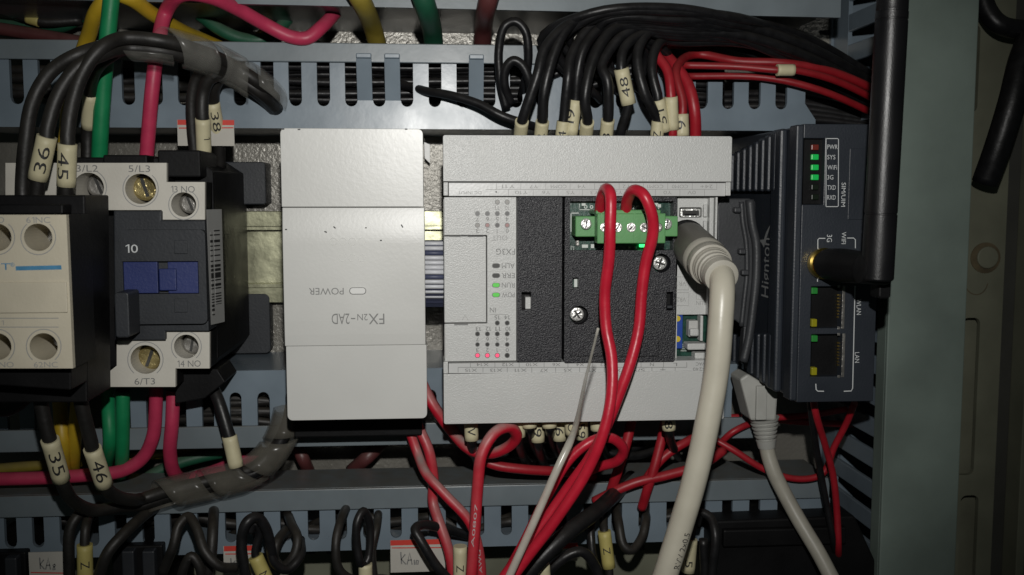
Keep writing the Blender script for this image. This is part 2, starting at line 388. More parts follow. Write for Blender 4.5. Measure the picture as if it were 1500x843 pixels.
def tube_data(path, rad, sides=12, cap=True):
    fr = frames(path); V = []; Fc = []
    for i, p in enumerate(path):
        r = rad[i] if isinstance(rad, (list, tuple)) else rad
        for k in range(sides):
            a = 2 * pi * k / sides; V.append(p + (fr[i][1] * cos(a) + fr[i][2] * sin(a)) * r)
    for i in range(len(path) - 1):
        for k in range(sides):
            a = i * sides + k; b = i * sides + (k + 1) % sides
            Fc.append((a, a + sides, b + sides, b))
    if cap:
        Fc.append(tuple(range(sides))); Fc.append(tuple(reversed(range((len(path) - 1) * sides, len(path) * sides))))
    return V, Fc
def tube(name, path, rad, m, parent=None, sides=12, cap=True):
    V, Fc = tube_data(path, rad, sides, cap)
    o = mk(name, V, Fc, m, parent)
    n = len(Fc) - (2 if cap else 0)
    o.data.polygons.foreach_set('use_smooth', [i < n for i in range(len(Fc))])
    return o
def lathe(name, p0, p1, prof, m, parent, sides=24):
    """prof: list of (t along p0->p1 in mm, radius in mm)"""
    d = (p1 - p0).normalized()
    path = [p0 + d * t for t, r in prof]
    ref = Vector((0, 0, 1)) if abs(d.z) < 0.9 else Vector((1, 0, 0))
    n = (ref - d * ref.dot(d)).normalized(); b = d.cross(n); V = []; Fc = []
    for p, (t, r) in zip(path, prof):
        for k in range(sides):
            a = 2 * pi * k / sides; V.append(p + (n * cos(a) + b * sin(a)) * r)
    for i in range(len(path) - 1):
        for k in range(sides):
            a = i * sides + k; c = i * sides + (k + 1) % sides; Fc.append((a, c, c + sides, a + sides))
    Fc.append(tuple(reversed(range(sides)))); Fc.append(tuple(range((len(path) - 1) * sides, len(path) * sides)))
    o = mk(name, V, Fc, m, parent)
    o.data.polygons.foreach_set('use_smooth', [i < len(Fc) - 2 for i in range(len(Fc))])
    o.data.set_sharp_from_angle(angle=radians(40))
    return o
def sleeve(parent, a, b, dia, s=None, m='sleeve', tlen=None, th=None, side=0.0, toff=0.0):
    """marker sleeve from a to b (px,py,h); print reads from a to b"""
    A, B = W(*a), W(*b)
    path = [A.lerp(B, i / 6) for i in range(7)]
    o = tube('marker_sleeve', path, dia / 2, m, parent, 18)
    if s:
        V, Fc, w, hh = glyphs(s)
        me = bpy.data.meshes.new('x'); me.from_pydata([(x, y, 0) for x, y in V], [], Fc)
        bm = bmesh.new(); bm.from_mesh(me); bmesh.ops.triangulate(bm, faces=bm.faces)
        for lv in (-0.3, -0.2, -0.1, 0.0, 0.1, 0.2, 0.3):
            bmesh.ops.bisect_plane(bm, geom=bm.verts[:] + bm.edges[:] + bm.faces[:], dist=1e-6, plane_co=(0, lv * hh / 0.75, 0), plane_no=(0, 1, 0))
        bm.verts.index_update()
        bm.verts.ensure_lookup_table()
        d = (B - A).normalized(); mid = A.lerp(B, 0.5 + toff)
        view = Vector((0, -DC, 0)) - mid; nrm = (view - d * view.dot(d)).normalized()
        # "up" of the writing: left-hand side of the reading direction as seen
        up = nrm.cross(d).normalized()
        L_ = tlen or min((B - A).length * 0.7, w / hh * dia * 0.62); H_ = th or dia * 0.62
        r = dia / 2 + 0.06; out = []
        for v in bm.verts:
            ang = (v.co.y * H_ / hh) / r + side
            out.append(mid + d * (v.co.x * L_ / w) + nrm * (r * cos(ang)) + up * (r * sin(ang)))
        faces = [tuple(x.index for x in f.verts) for f in bm.faces]
        bm.free(); bpy.data.meshes.remove(me)
        mk('lettering', out, faces, 'print_dark', o)
    return o
def wire(name, pts, dia, m, label, group=None, sleeves=(), cat='wire', sides=12, step=6):
    path = spline([W(*p) for p in pts], step)
    for sl in sleeves:                                  # a wire runs straight inside its marker sleeve
        A, B = W(*sl[0][0]), W(*sl[0][1]); d = B - A
        for i, p in enumerate(path):
            k = (p - A).dot(d) / d.length_squared; q = A + d * k
            if -0.06 < k < 1.06 and (p - q).length < 6: path[i] = q
    if sleeves:
        t = thing(name, label, cat, path[0], group)
        tube('insulation', path, dia / 2, m, t, sides)
        for s in sleeves: sleeve(t, *s[0], **s[1]) if len(s) > 1 else sleeve(t, *s[0])
        return t
    return tag(tube(name, path, dia / 2, m, None, sides), label, cat, group)
def spiral(name, pts, rad, pitch, band, m, label, cat='spiral wrap', phase=0.0):
    path = spline([W(*p) for p in pts], 14); fr = frames(path)
    cum = [0.0]
    for i in range(1, len(path)): cum.append(cum[-1] + (path[i] - path[i - 1]).length)
    Ltot = cum[-1]
    def at(s):
        s = max(0, min(Ltot - 1e-4, s)); i = 0
        while cum[i + 1] < s: i += 1
        f = (s - cum[i]) / (cum[i + 1] - cum[i])
        return path[i].lerp(path[i + 1], f), fr[i][1].lerp(fr[i + 1][1], f).normalized(), fr[i][2].lerp(fr[i + 1][2], f).normalized()
    n = int((Ltot - band) / pitch * 22); V = []; Fc = []; K = 5
    for j in range(n + 1):
        ph = 2 * pi * j / 22
        for k in range(K):
            p, a, b = at(pitch * ph / (2 * pi) + band * k / (K - 1))
            V.append(p + (a * cos(ph + phase) + b * sin(ph + phase)) * rad)
        if j:
            for k in range(K - 1):
                q = j * K + k; Fc.append((q - K, q - K + 1, q + 1, q))
    o = mk(name, V, Fc, m, None, True)
    sm = o.modifiers.new('thickness', 'SOLIDIFY'); sm.thickness = 0.0006
    return tag(o, label, cat)

# ================================================================== SETTING
PX = W(1385, 421, 0).x
o = wbox('mounting_plate', -330, PX, -280, 160, -3, 0, 'plate'); o['kind'] = 'structure'
for x, y, w, hh in ((1213, 48, 26, 7), (1238, 17, 15, 6)):
    a = RC(x - w / 2, y - hh / 2, x + w / 2, y + hh / 2, 0.1); mp = prism('plate_slot', rrect(*a, 0.8), 0.02, 0.1, 'black', o)
o = wbox('cabinet_back_wall', PX + 0.5, 520, -280, 160, -40, -37, 'dark_steel'); o['kind'] = 'structure'

# ------------------------------------------------------------------ wiring ducts
def h_duct(label, x0, x1, ybase, ynotch, ytip, h, slots, sw, lid=None, popped=(), lidmat='lid', shortend=None, cut=None):
    t = thing('wiring_duct', label, 'wiring duct', W((x0 + x1) / 2, ybase, 0))
    sc = (DC - h) / F; zb = W(750, ybase, h).z; zn = W(750, ynotch, h).z; zt = W(750, ytip, h).z
    sg = 1 if zt > zb else -1; r = sw * sc / 2
    X = lambda px: W(px, (ynotch + ytip) / 2, h).x
    xa, xb = X(x0), X(x1)
    cz = zn + sg * r                                    # arc centres
    poly = [(xa, zb), (xb, zb)]
    pts = [(xb, cz)] if not shortend else [(xb, zb + sg * 4), (X(shortend), cz)]
    for s in sorted(slots, reverse=True):
        for i in range(9):
            a = pi * i / 8; pts.append((X(s) + r * cos(a), cz - sg * r * sin(a)))
    pts.append((xa, cz)); poly += pts
    prism('front_wall', poly, h - 1.8, h, 'duct', t)
    zz = sorted((zb, zb + sg * 1.8)); wbox('floor', xa, xb, zz[0] , zz[1], 0, h - 1.85, 'duct', t)
    edges = [xa] + [q for s in sorted(slots) for q in (X(s) - r, X(s) + r)] + [xb if not shortend else X(shortend)]
    for i in range(0, len(edges), 2):
        a, b = edges[i], edges[i + 1]
        if b - a < 1.0: continue
        pop = any(abs((a + b) / 2 - X(p)) < 3 for p in popped)
        hh = h + (0.0 if not pop else 0.0); top = zt + sg * (0.0 if not pop else 2.2)
        if cut and (a + b) / 2 > X(cut[0]): top = W(cut[0], cut[1], h).z
        z0, z1 = sorted((cz, top))
        jit = random.uniform(-0.25, 0.25)
        f = wbox('finger', a + max(0, jit), b + min(0, jit), z0, z1, h - 1.8, hh, 'duct', t)
        if pop:
            lean = [(p[0], p[1], p[2]) for p in ()]
            for v in f.data.vertices:                   # popped finger leans out over the lid
                k = (v.co.z + OFF[f].z * MM - z0 * MM) / ((z1 - z0) * MM)
                v.co.y -= 0.0042 * max(0, k) ** 1.3
            wbox('finger_clip', a + 0.1, b - 0.1, z1 - 1.4, z1 + 0.2, h + 3.2, h + 5.4, 'duct', t, 0.3)
    if lid:
        lx0, lx1, ly0, ly1 = lid
        a, b = W(lx0, (ly0 + ly1) / 2, h + 2).x, W(lx1, (ly0 + ly1) / 2, h + 2).x
        z0, z1 = sorted((W(750, ly0, h + 2).z, W(750, ly1, h + 2).z))
        wbox('lid_skirt', a, b, z0, z1, h + 0.4, h + 2.0, lidmat, t, 0.3)
        zt0, zt1 = (z1 - 1.6, z1) if sg > 0 else (z0, z0 + 1.6)
        wbox('lid_top', a, b, zt0, zt1, h - 24, h + 0.35, lidmat, t, 0.2)
    return t
slA = [188 + 40.8 * k for k in range(-5, 13)] + [678 + 38.9 * k for k in range(1, 13)]
h_duct('blue-grey slotted wiring duct running above the modules', -60, 1196, 190, 158, 94, 45, slA, 17.5,
       (-60, 812, 66, 94), popped=(535, 576, 698), shortend=1180, cut=(990, 120))
slB = [182 + 40.8 * k for k in range(-5, 24)]
h_duct('blue-grey slotted wiring duct right below the modules, lid edge downwards', -60, 1120, 538, 569, 618, 42, slB, 17,
       (-60, 1120, 618, 649))
slC = [55 + 40.4 * k for k in range(-2, 28)]
h_duct('dusty blue-grey slotted wiring duct along the bottom row of relays', -60, 1215, 800, 784, 741, 48, slC, 16.5,
       (-60, 1215, 711, 741))
# duct whose lower edge shows along the top
t = thing('wiring_duct', 'pale edge of the wiring duct cut off by the top of the picture', 'wiring duct', W(700, -10, 0))
a, b = W(-60, 0, 60).x, W(1232, 0, 60).x; z0 = W(750, 13, 60).z
V, Fc = prism_data([(a, z0 + 1), (b, z0 - 1.4), (b, z0 + 25), (a, z0 + 25)], [], 58, 60); mk('lid_skirt', V, Fc, 'lid', t)
wbox('lid_top', a, b - 1, z0 + 1.4, z0 + 3, 0, 57.9, 'lid', t)

# vertical duct at the right
t = thing('wiring_duct', 'upright wiring duct with a wide plain greenish-grey lid at the right', 'wiring duct', W(1300, 421, 0))
hv = 62; xl = W(1306, 421, hv).x; xr = W(1417, 421, hv).x
zt, zb = 140, -230
prism('lid', rrect(xl - 0.8, zb, xr, zt), hv - 1.6, hv, 'vlid', t, (), 0.4)
prism('lid_skirt', rrect(xl - 0.8, zb, xl + 0.6, zt), hv - 8, hv - 1.65, 'vlid', t)
prism('lid_skirt', rrect(xr - 1.4, zb, xr, zt), hv - 8, hv - 1.65, 'vlid', t)
prism('rear_wall', rrect(xl, zb, xr - 1, zt), 0.3, 2.2, 'duct', t)
prism('side_wall', rrect(xr - 3, zb, xr - 1.5, zt), 2.25, hv - 1.7, 'duct', t)
prism('side_wall', rrect(xl + 1, zb, xl + 2.6, zt), 2.25, 16, 'duct', t)
z = zt - 1
while z > zb + 8:
    V, Fc = prism_data(rrect(xl + 1, z - 6.6, xl + 2.6, z), [], 16.02, hv - 4); mk('finger', V, Fc, 'duct', t, bevel=0.3)
    z -= 11.6

# perforated upright beyond it
t = thing('perforated_upright', 'beige perforated upright of the cabinet frame at the right edge', 'cabinet upright', W(1440, 421, 0))
hu = 24; ux0 = W(1398, 421, hu).x; ux1 = W(1470, 421, hu).x
hol = []
for y0, y1 in ((36, 165), (466, 696), (726, 850)):
    a = RC(1405, y0, 1434 if y0 < 100 else 1431, y1, hu); hol.append(rrect(a[0], a[1], a[2], a[3], 2.4))
c = XZ(1443, 378, hu); 
prism('front_flange', rrect(ux0, zb, ux1, zt), hu - 2, hu, 'rail_beige', t, hol, 0.2)
prism('back_flange', rrect(ux0, zb, ux1, zt), hu - 9, hu - 7.5, 'rail_beige', t)
prism('side_flange', rrect(ux1 + 0.02, zb, ux1 + 5.5, zt), -30, hu - 1, 'dark_steel', t, (), 0.3)
prism('side_flange', rrect(ux1 + 5.6, zb, ux1 + 9, zt), -30, hu + 8, 'rail_beige', t, (), 0.3)
prism('stained_washer', circ(c[0], c[1], 6.0), hu + 0.02, hu + 0.5, 'rust', t)
prism('bolt_head', circ(c[0] + 0.4, c[1] + 0.2, 4.3, 20), hu + 0.52, hu + 1.6, 'rail_beige', t, (), 0.4)
lines('stain', [(1412 + 18 + 17 * cos(radians(a)), 412 + 20 * sin(radians(a))) for a in range(10, 175, 15)], hu + 0.05, 1.6, 'rust', t)

# mounting rail
t = thing('mounting_rail', 'shiny zinc mounting rail behind the modules', 'mounting rail', W(600, 375, 0))
zr0, zr1 = W(750, 441, 8).z, W(750, 309, 8).z; xa, xb = W(330, 375, 8).x, W(1100, 375, 8).x
prism('flange', rrect(xa, zr1 - 6, xb, zr1), 6.8, 8, 'zinc', t, (), 0.25)
prism('flange', rrect(xa, zr0, xb, zr0 + 6), 6.8, 8, 'zinc', t, (), 0.25)
prism('web', rrect(xa, zr1 - 7.2, xb, zr1 - 6.02), 0.3, 7.6, 'zinc', t)
prism('web', rrect(xa, zr0 + 6.02, xb, zr0 + 7.2), 0.3, 7.6, 'zinc', t)
prism('channel_floor', rrect(xa, zr0 + 7.25, xb, zr1 - 7.25), 0.3, 1.4, 'zinc', t)

# ================================================================== CONTACTOR
def screw(parent, px, py, rpx, h0, h1, m='brass', slot=True, cross=False, rot=20):
    s = (DC - h1) / F; c = XZ(px, py, h1)
    o = prism('screw', circ(c[0], c[1], rpx * s, 20), h0, h1, m, parent, (), rpx * s * 0.25)
    for k in range(2 if cross else 1):
        a = radians(rot + 90 * k); d = Vector((cos(a), sin(a))) * rpx * s * 0.72; nn = Vector((-sin(a), cos(a))) * rpx * s * 0.13
        P = [Vector(c) - d - nn, Vector(c) + d - nn, Vector(c) + d + nn, Vector(c) - d + nn]
        prism('slot', [(p.x, p.y) for p in P], h1 + 0.02, h1 + 0.08 + 0.02 * k, 'dark_hole', o)
    return o
CT = thing('contactor', 'black and off-white contactor with blue armature, left of the modules', 'contactor', W(200, 400, 0))
hc = 78
XR = W(303, 400, hc).x
z_t, z_b = W(200, 243, hc).z, W(200, 563, hc).z
xl_ = W(8, 400, hc).x
prism('housing', [(xl_, z_b + 3), (XR - 2, z_b + 3), (XR, z_b + 6), (XR, z_t - 1), (XR - 6, z_t + 3), (xl_, z_t + 3)], 9, hc - 12.5, 'black', CT, (), 0.5)
ppoly('lower_shroud', [(256, 541), (318, 541), (330, 560), (300, 584), (256, 592)], 44, 64, 'black', CT, 0.4)
prism('base_plate', rrect(xl_, W(200, 520, 8).z, W(394, 400, 8).x, W(200, 432, 8).z, 2), 0.5, 8.5, 'charcoal', CT, (), 0.3)
prism('base_foot', rrect(W(330, 400, 14).x, W(200, 300, 14).z, W(392, 400, 14).x, W(200, 237, 14).z, 1), 0.5, 14, 'charcoal', CT, (), 0.4)
def hole(px, py, rpx, h): 
    c = XZ(px, py, h); return circ(c[0], c[1], rpx * (DC - h) / F, 28)
def cover(name, core, pts, wells, hf, hb, m, par):
    ppoly(core, [(x, y) for x, y in pts], hb, hf - 1.85, 'black', par, 0.0, [hole(x, y, r + 2.6, hf) for x, y, r in wells])
    ppoly(name, pts, hf - 1.8, hf, m, par, 0.0, [hole(x, y, r, hf) for x, y, r in wells])
    for x, y, r in wells: prism('terminal_well', hole(x, y, r + 2.4, hf), hb, hf - 1.82, m, par, [hole(x, y, r + 0.1, hf)])
cover('terminal_cover', 'terminal_housing', [(8, 239), (244, 239), (244, 267), (300, 267), (300, 322), (237, 322), (237, 308), (8, 308)],
      [(130, 275, 21), (206, 277, 21.5), (269, 300, 17.5)], hc, hc - 12.4, 'cream2', CT)
cover('terminal_cover', 'terminal_housing', [(40, 567), (132, 567), (171, 536), (171, 500), (243, 500), (243, 487), (307, 487), (307, 540), (257, 540), (257, 567)],
      [(213, 527, 21), (273, 508, 17.5)], hc, hc - 12.4, 'cream2', CT)
for px, py, r, mt in ((144, 272, 17, 'steel'), (212, 275, 19, 'brass'), (278, 298, 15, 'steel'), (219, 525, 18, 'brass'), (281, 505, 14, 'steel')):
    screw(CT, px, py, r, hc - 12.3, hc - 8.5, mt, rot=random.uniform(50, 120))
def groove(parent, px, py, r, h, a0, a1, m='print_soft'):
    lines('groove', [(px + r * cos(radians(a)), py - r * sin(radians(a))) for a in [a0 + (a1 - a0) * i / 20 for i in range(21)]], h + 0.05, 1.3, m, parent)
groove(CT, 206, 277, 26, hc, 130, 410); groove(CT, 269, 300, 22, hc, 125, 415)
groove(CT, 213, 527, 26, hc, -50, 230); groove(CT, 273, 508, 22, hc, -50, 230); groove(CT, 130, 275, 26, hc, -90, 60)
for s, x, y, w in (('3/L2', 127.5, 247, 30), ('5/L3', 204, 247.5, 30), ('13 NO', 268, 277.5, 33), ('6/T3', 212, 559, 29), ('14 NO', 277, 533, 33), ('T2', 148, 560, 13)):
    text(s, x, y, hc + 0.06, w, 9.5, 'print', CT)
# middle front, armature
ppoly('front_housing', [(166, 309), (236, 309), (236, 323), (300, 323), (306, 486), (242, 486), (242, 499), (168, 499)], hc - 12.4, hc + 2, 'charcoal', CT, 0.4)
a = RC(178, 337, 302, 475, hc + 5)
hb = RC(180, 383, 291, 431, hc + 5)
prism('front_cover', rrect(*a, 1.6), hc + 2.02, hc + 5, 'charcoal', CT, [rrect(*hb)], 0.3)
box('armature', 181, 384, 231, 430, hc + 2.05, hc + 4, 'blue', CT, bevel=0.2)
box('armature', 246, 384, 290, 430, hc + 2.05, hc + 4, 'blue', CT, bevel=0.2)
box('armature_slider', 233, 394, 258, 426, hc + 4.02, hc + 5.2, 'blue', CT, bevel=0.3)
for y in (362, 448): box('notch_frame', 255, y - 10, 274, y + 10, hc + 5.02, hc + 5.5, 'charcoal', CT, bevel=0.15)
box('latch', 168, 429, 189, 495, hc + 5.02, hc + 16, 'charcoal', CT, r=0.8, bevel=0.4)
text('10', 193, 364.5, hc + 5.08, 17, 12, 'white_print', CT)
# sticker with bar code on the side face
def side_quad(name, X0, h0, X1, h1, y0, y1, lift, m, parent):
    """flat piece on the slanting side: near edge X0,h0, far edge X1,h1"""
    z0, z1 = W(310, y1, hc - 5).z, W(310, y0, hc - 5).z
    n = Vector((h0 - h1, 0, 0)) + Vector((0, -(X1 - X0), 0)); n = n.normalized()
    A, B = Vector((X0, -h0, 0)) + n * lift, Vector((X1, -h1, 0)) + n * lift; k = n * 0.12
    P = [(A.x, A.y, z0), (B.x, B.y, z0), (B.x, B.y, z1), (A.x, A.y, z1)]
    V = P + [(x - k.x, y - k.y, z) for x, y, z in P]
    return mk(name, V, [(0, 1, 2, 3), (7, 6, 5, 4), (0, 4, 5, 1), (1, 5, 6, 2), (2, 6, 7, 3), (3, 7, 4, 0)], m, parent)
sX0, sh0, sX1, sh1 = XR + 0.4, hc - 0.6, XR + 3.2, hc - 9
side_quad('sticker', sX0, sh0, sX1, sh1, 307, 474, 0, 'sticker', CT)
fx = lambda f: (sX0 + (sX1 - sX0) * f, sh0 + (sh1 - sh0) * f)
side_quad('barcode', *fx(0.42), *fx(0.80), 336, 446, 0.14, 'barcode', CT)
side_quad('printed_digits', *fx(0.16), *fx(0.32), 340, 462, 0.14, 'barcode', CT)
V, Fc = prism_data([(XR + 0.02, W(310, 474, hc - 5).z), (sX1 - 0.3, W(310, 474, hc - 5).z), (sX1 - 0.3, W(310, 307, hc - 5).z), (XR + 0.02, W(310, 307, hc - 5).z)], [], hc - 14, hc - 9.5)
mk('sticker_support', V, Fc, 'black', CT)
# clear wire shield stub at the upper right
wbox('wire_shroud', XR - 15, XR - 2.0, z_t - 3.4, z_t + 5, 50, hc - 4, 'black', CT, 0.5)
wbox('wire_shroud', XR - 32, XR - 18.5, z_t - 3.4, z_t + 3.5, 50, hc - 5, 'black', CT, 0.5)
wbox('wire_shroud', XR - 57, XR - 47.5, z_t + 0.5, z_t + 5, 50, hc - 5, 'black', CT, 0.5)

# auxiliary contact block on the front of the contactor
AX = thing('auxiliary_contact_block', 'cream-fronted auxiliary contact block clipped onto the contactor', 'contact block', W(50, 420, 86))
ha = 125
prism('body', [XZ(-70, 286, 105), XZ(124, 286, 105), XZ(128, 590, 105), XZ(-70, 590, 105)], 84, 105, 'black', AX, (), 0.5)
ppoly('upper_step', [(-70, 300), (92, 300), (92, 314), (-70, 314)], 105.02, 112, 'black', AX, 0.4)
ppoly('lower_step', [(-70, 541), (104, 541), (104, 572), (-70, 560)], 105.02, 118, 'black', AX, 0.4)
cover('front_cover', 'front_housing', [(-70, 315), (97, 315), (107, 540), (-70, 540)],
      [(56, 348, 19.5), (64, 508, 19.5), (-4, 348, 19.5), (-4, 508, 19.5)], ha, 105.05, 'cream', AX)
for px, py in ((66, 344), (74, 503), (7, 344), (7, 503)): screw(AX, px, py, 14, 105.1, 109, 'steel', rot=70)
for px, py, a0, a1 in ((56, 348, 130, 410), (64, 508, -50, 230), (-4, 348, 130, 410), (-4, 508, -50, 230)):
    groove(AX, px, py, 25.5, ha, a0, a1)
text('61NC', 56, 322.5, ha + 0.06, 33, 8.5, 'print_soft', AX); text('53NO', -12, 322.5, ha + 0.06, 34, 8.5, 'print_soft', AX)
text('62NC', 67, 534.5, ha + 0.06, 33, 8, 'print_soft', AX); text('54NO', 2, 534.5, ha + 0.06, 34, 8, 'print_soft', AX)
text('CHNT', -18, 391, ha + 0.06, 62, 9.5, 'blueprint', AX); text('®', 18, 388, ha + 0.06, 6, 6, 'blueprint', AX)
lines('brand_bar', [(23, 393.5), (90, 392)], ha + 0.06, 6, 'blueprint', AX)
box('marking_plate', -60, 414, 98, 459, ha + 0.02, ha + 0.6, 'cream', AX, bevel=0.2)
lines('printed_line', [(-60, 466.5), (86, 466.5)], ha + 0.06, 1.1, 'print_soft', AX); lines('printed_line', [(-60, 479.5), (86, 479.5)], ha + 0.06, 1.1, 'print_soft', AX)
text('1', 4, 473, ha + 0.06, 3, 6.5, 'print_soft', AX)

# ================================================================== EXPANSION MODULE
EX = thing('expansion_module', 'plain pale grey expansion module with POWER lamp, left of the controller', 'module', W(516, 400, 0))
he = 87
prism('housing', rrect(*RC(428, 202, 612, 596, 78)), 9, he - 8.05, 'module', EX, (), 0.6)
def keyed(name, y0, y1, xl0, xl1, xr0, xr1, h0, h1, m, r, par, top, holes=()):
    """slab whose left/right edges follow the tapering outline; outer corners rounded"""
    P = [XZ(xl0, y0, h1), XZ(xr0, y0, h1), XZ(xr1, y1, h1), XZ(xl1, y1, h1)]
    X0 = (P[0][0] + P[3][0]) / 2; X1 = (P[1][0] + P[2][0]) / 2; Z1 = P[0][1]; Z0 = P[2][1]
    pts = []
    def corner(cx, cz, a0, rr):
        for i in range(6):
            a = radians(a0 + 18 * i); pts.append((cx + rr * cos(a), cz + rr * sin(a)))
    rb, rt = (0.15, r) if top == 1 else (r, 0.15) if top == -1 else (0.15, 0.15)
    corner(X1 - rb, Z0 + rb, -90, rb); corner(X1 - rt, Z1 - rt, 0, rt); corner(X0 + rt, Z1 - rt, 90, rt); corner(X0 + rb, Z0 + rb, 180, rb)
    return prism(name, pts, h0, h1, m, par, holes, 0.3)
keyed('upper_terminal_cover', 188, 303.2, 410, 413, 619, 621, he - 8, he - 0.9, 'module', 1.6, EX, 1)
fa, fb = (W(412.5, 304.4, he).x + W(417.5, 506.6, he).x) / 2, (W(621, 304.4, he).x + W(624, 506.6, he).x) / 2
prof_ = [(304.4, he - 8)] + [(304.4 + 52 * i / 14, he - 0.9 * (1 - i / 14) ** 1.7) for i in range(15)] + [(470, he), (490, he - 0.1), (506.6, he - 0.3), (506.6, he - 8)]
pz = [(W(516, y, he).z, h_) for y, h_ in prof_]; k_ = len(pz)
mk('front_panel', [(fa, -h_, z) for z, h_ in pz] + [(fb, -h_, z) for z, h_ in pz],
   [(i, i + k_, (i + 1) % k_ + k_, (i + 1) % k_) for i in range(k_)] + [tuple(range(k_)), tuple(reversed(range(k_, 2 * k_)))], 'module', EX, False, 0.2)
def hfp(y): return he - 0.9 if y < 304 else he - 0.9 + 0.9 * (1 - (1 - min(1, (y - 304) / 52.0)) ** 1.7)
keyed('lower_terminal_cover', 507.8, 613, 418, 422, 624.5, 626, he - 8, he - 0.3, 'module', 1.6, EX, -1)
prism('shaded_underside', rrect(*RC(430, 560, 618, 640, 60)), 9, 60, 'black', EX, (), 0.5)  # underside coloured black for the shade below the module's edge
oval('lamp_bezel', 524, 426.5, 25, 10.5, he + 0.01, he + 0.12, 'ring', EX); oval('power_lamp', 524, 426.5, 22.5, 8.5, he + 0.13, he + 0.5, 'lens', EX)
text('POWER', 478, 427, he + 0.06, 50, 10, 'print', EX, 180)
text('FX', 551.5, 467.5, he + 0.06, 23, 15.5, 'print', EX, 180); text('2N', 531, 465, he + 0.06, 15, 9.5, 'print', EX, 180); lines('hyphen', [(520.5, 467), (514, 467)], he + 0.06, 1.8, 'print', EX); text('2AD', 499, 467.5, he + 0.06, 26, 15.5, 'print', EX, 180)
for i in range(4): ringp('embossed_ring', 488 + 14 * i, 354, 4.6, 5.6, he + 0.01, he + 0.10, 'module', EX)
for i in range(3): ringp('embossed_ring', 501 + 14.5 * i, 378, 4.6, 5.6, he + 0.01, he + 0.10, 'module', EX)
for x, y, w, a in ((490, 333.5, 4, 40), (589, 331.5, 5, 60), (419, 336.5, 3, 0), (477, 340, 4, 20), (536, 334, 2.2, 0), (558, 352.5, 3, 0), (414, 189.5, 5, 0), (438, 190, 4, 0), (595, 189.5, 4, 0)):
    d = (w / 2 * cos(radians(a)), w / 2 * sin(radians(a))); lines('chip_mark', [(x - d[0], y - d[1]), (x + d[0], y + d[1])], hfp(y) + 0.12, 1.8, 'print_dark', EX)
# clip ear on its right side
ppoly('mounting_ear', [(621, 208), (630, 212), (630, 240), (622, 232)], 9, 11, 'module', EX, 0.1)

# ribbon cable
RB = thing('ribbon_cable', 'striped navy and white ribbon cable linking the module and the controller', 'ribbon cable', W(636, 400, 30))
n = 13
for i in range(n):
    py = 357 + i * 7.0
    hh = 56 + 13 * sin(pi * (i + 0.5) / n)
    a, b = W(612, py, hh), W(660, py, hh)
    tube('conductor', [a, a.lerp(b, .5), b], 0.80, 'ribbon_w' if i % 5 != 2 else 'ribbon_b', RB, 8)
P = []
for i in range(n + 2):
    py = 352 + i * 7.0; hh = 55.1 + 13 * sin(pi * max(0, min(1, (i) / (n + 1))))
    P.append((W(612, py, hh), W(660, py, hh)))
V = [q for ab in P for q in ab]; mk('web', V, [(2 * i, 2 * i + 1, 2 * i + 3, 2 * i + 2) for i in range(len(P) - 1)], 'ribbon_b', RB, True)

# ================================================================== CONTROLLER
PL = thing('controller', 'pale grey textured controller with upside-down lettering and lamp rows, at the centre', 'controller', W(860, 400, 0))
hp = 86
prism('housing', rrect(*RC(668, 214, 1048, 600, 76)), 9, 76, 'ctrl_in', PL, (), 0.6)
prism('side_wall', rrect(*RC(650.5, 292, 662, 528, 84)), 30, 80.95, 'ctrl_in', PL)
keyed('upper_terminal_cover', 198, 266.5, 649, 649, 1073, 1071, 74, hp, 'ctrl', 0.7, PL, 1)
box('upper_cover_end', 649.5, 267.2, 656.5, 287, 74, hp, 'ctrl', PL, bevel=0.2)
box('upper_cover_end', 1063.5, 267.2, 1070.5, 287, 74, hp, 'ctrl', PL, bevel=0.2)
box('upper_label_strip', 657.2, 268.2, 1062.8, 287.6, 76.05, hp - 0.8, 'strip', PL, bevel=0.15)
keyed('lower_terminal_cover', 548.5, 614.5, 650, 650, 1062, 1060, 74, hp, 'ctrl', 0.7, PL, -1)
box('lower_cover_end', 649.5, 530.5, 656.5, 547.8, 74, hp, 'ctrl', PL, bevel=0.2)
box('lower_label_strip', 657.2, 530.5, 1046, 546.6, 76.05, hp - 0.6, 'strip', PL, bevel=0.15)
hs = 84
A_ = RC(651, 289, 756.5, 529.5, hs)
hd = RC(649.5, 345, 713.5, 474.5, hs)
prism('lamp_panel', [(A_[0], A_[1]), (A_[2], A_[1]), (A_[2], A_[3]), (A_[0], A_[3]), (A_[0], hd[3]), (hd[2], hd[3]), (hd[2], hd[1]), (A_[0], hd[1])], 76.05, hs, 'ctrl', PL, (), 0.2)
box('access_door', 650.5, 346.5, 712.3, 473, 76.05, hs + 0.7, 'ctrl', PL, bevel=0.25)
lines('door_notch', [(658, 346.3), (674, 346.3), (676, 345), (684, 345), (686, 346.5), (708, 346.5)], hs + 0.75, 1.5, 'print_dark', PL)
lines('door_notch', [(665.5, 475.5), (685.5, 475.5)], hs + 0.05, 2.8, 'print', PL)
lines('door_arrow', [(677, 469.5), (681, 462), (686, 469.5)], hs + 0.76, 0.8, 'print_soft', PL)
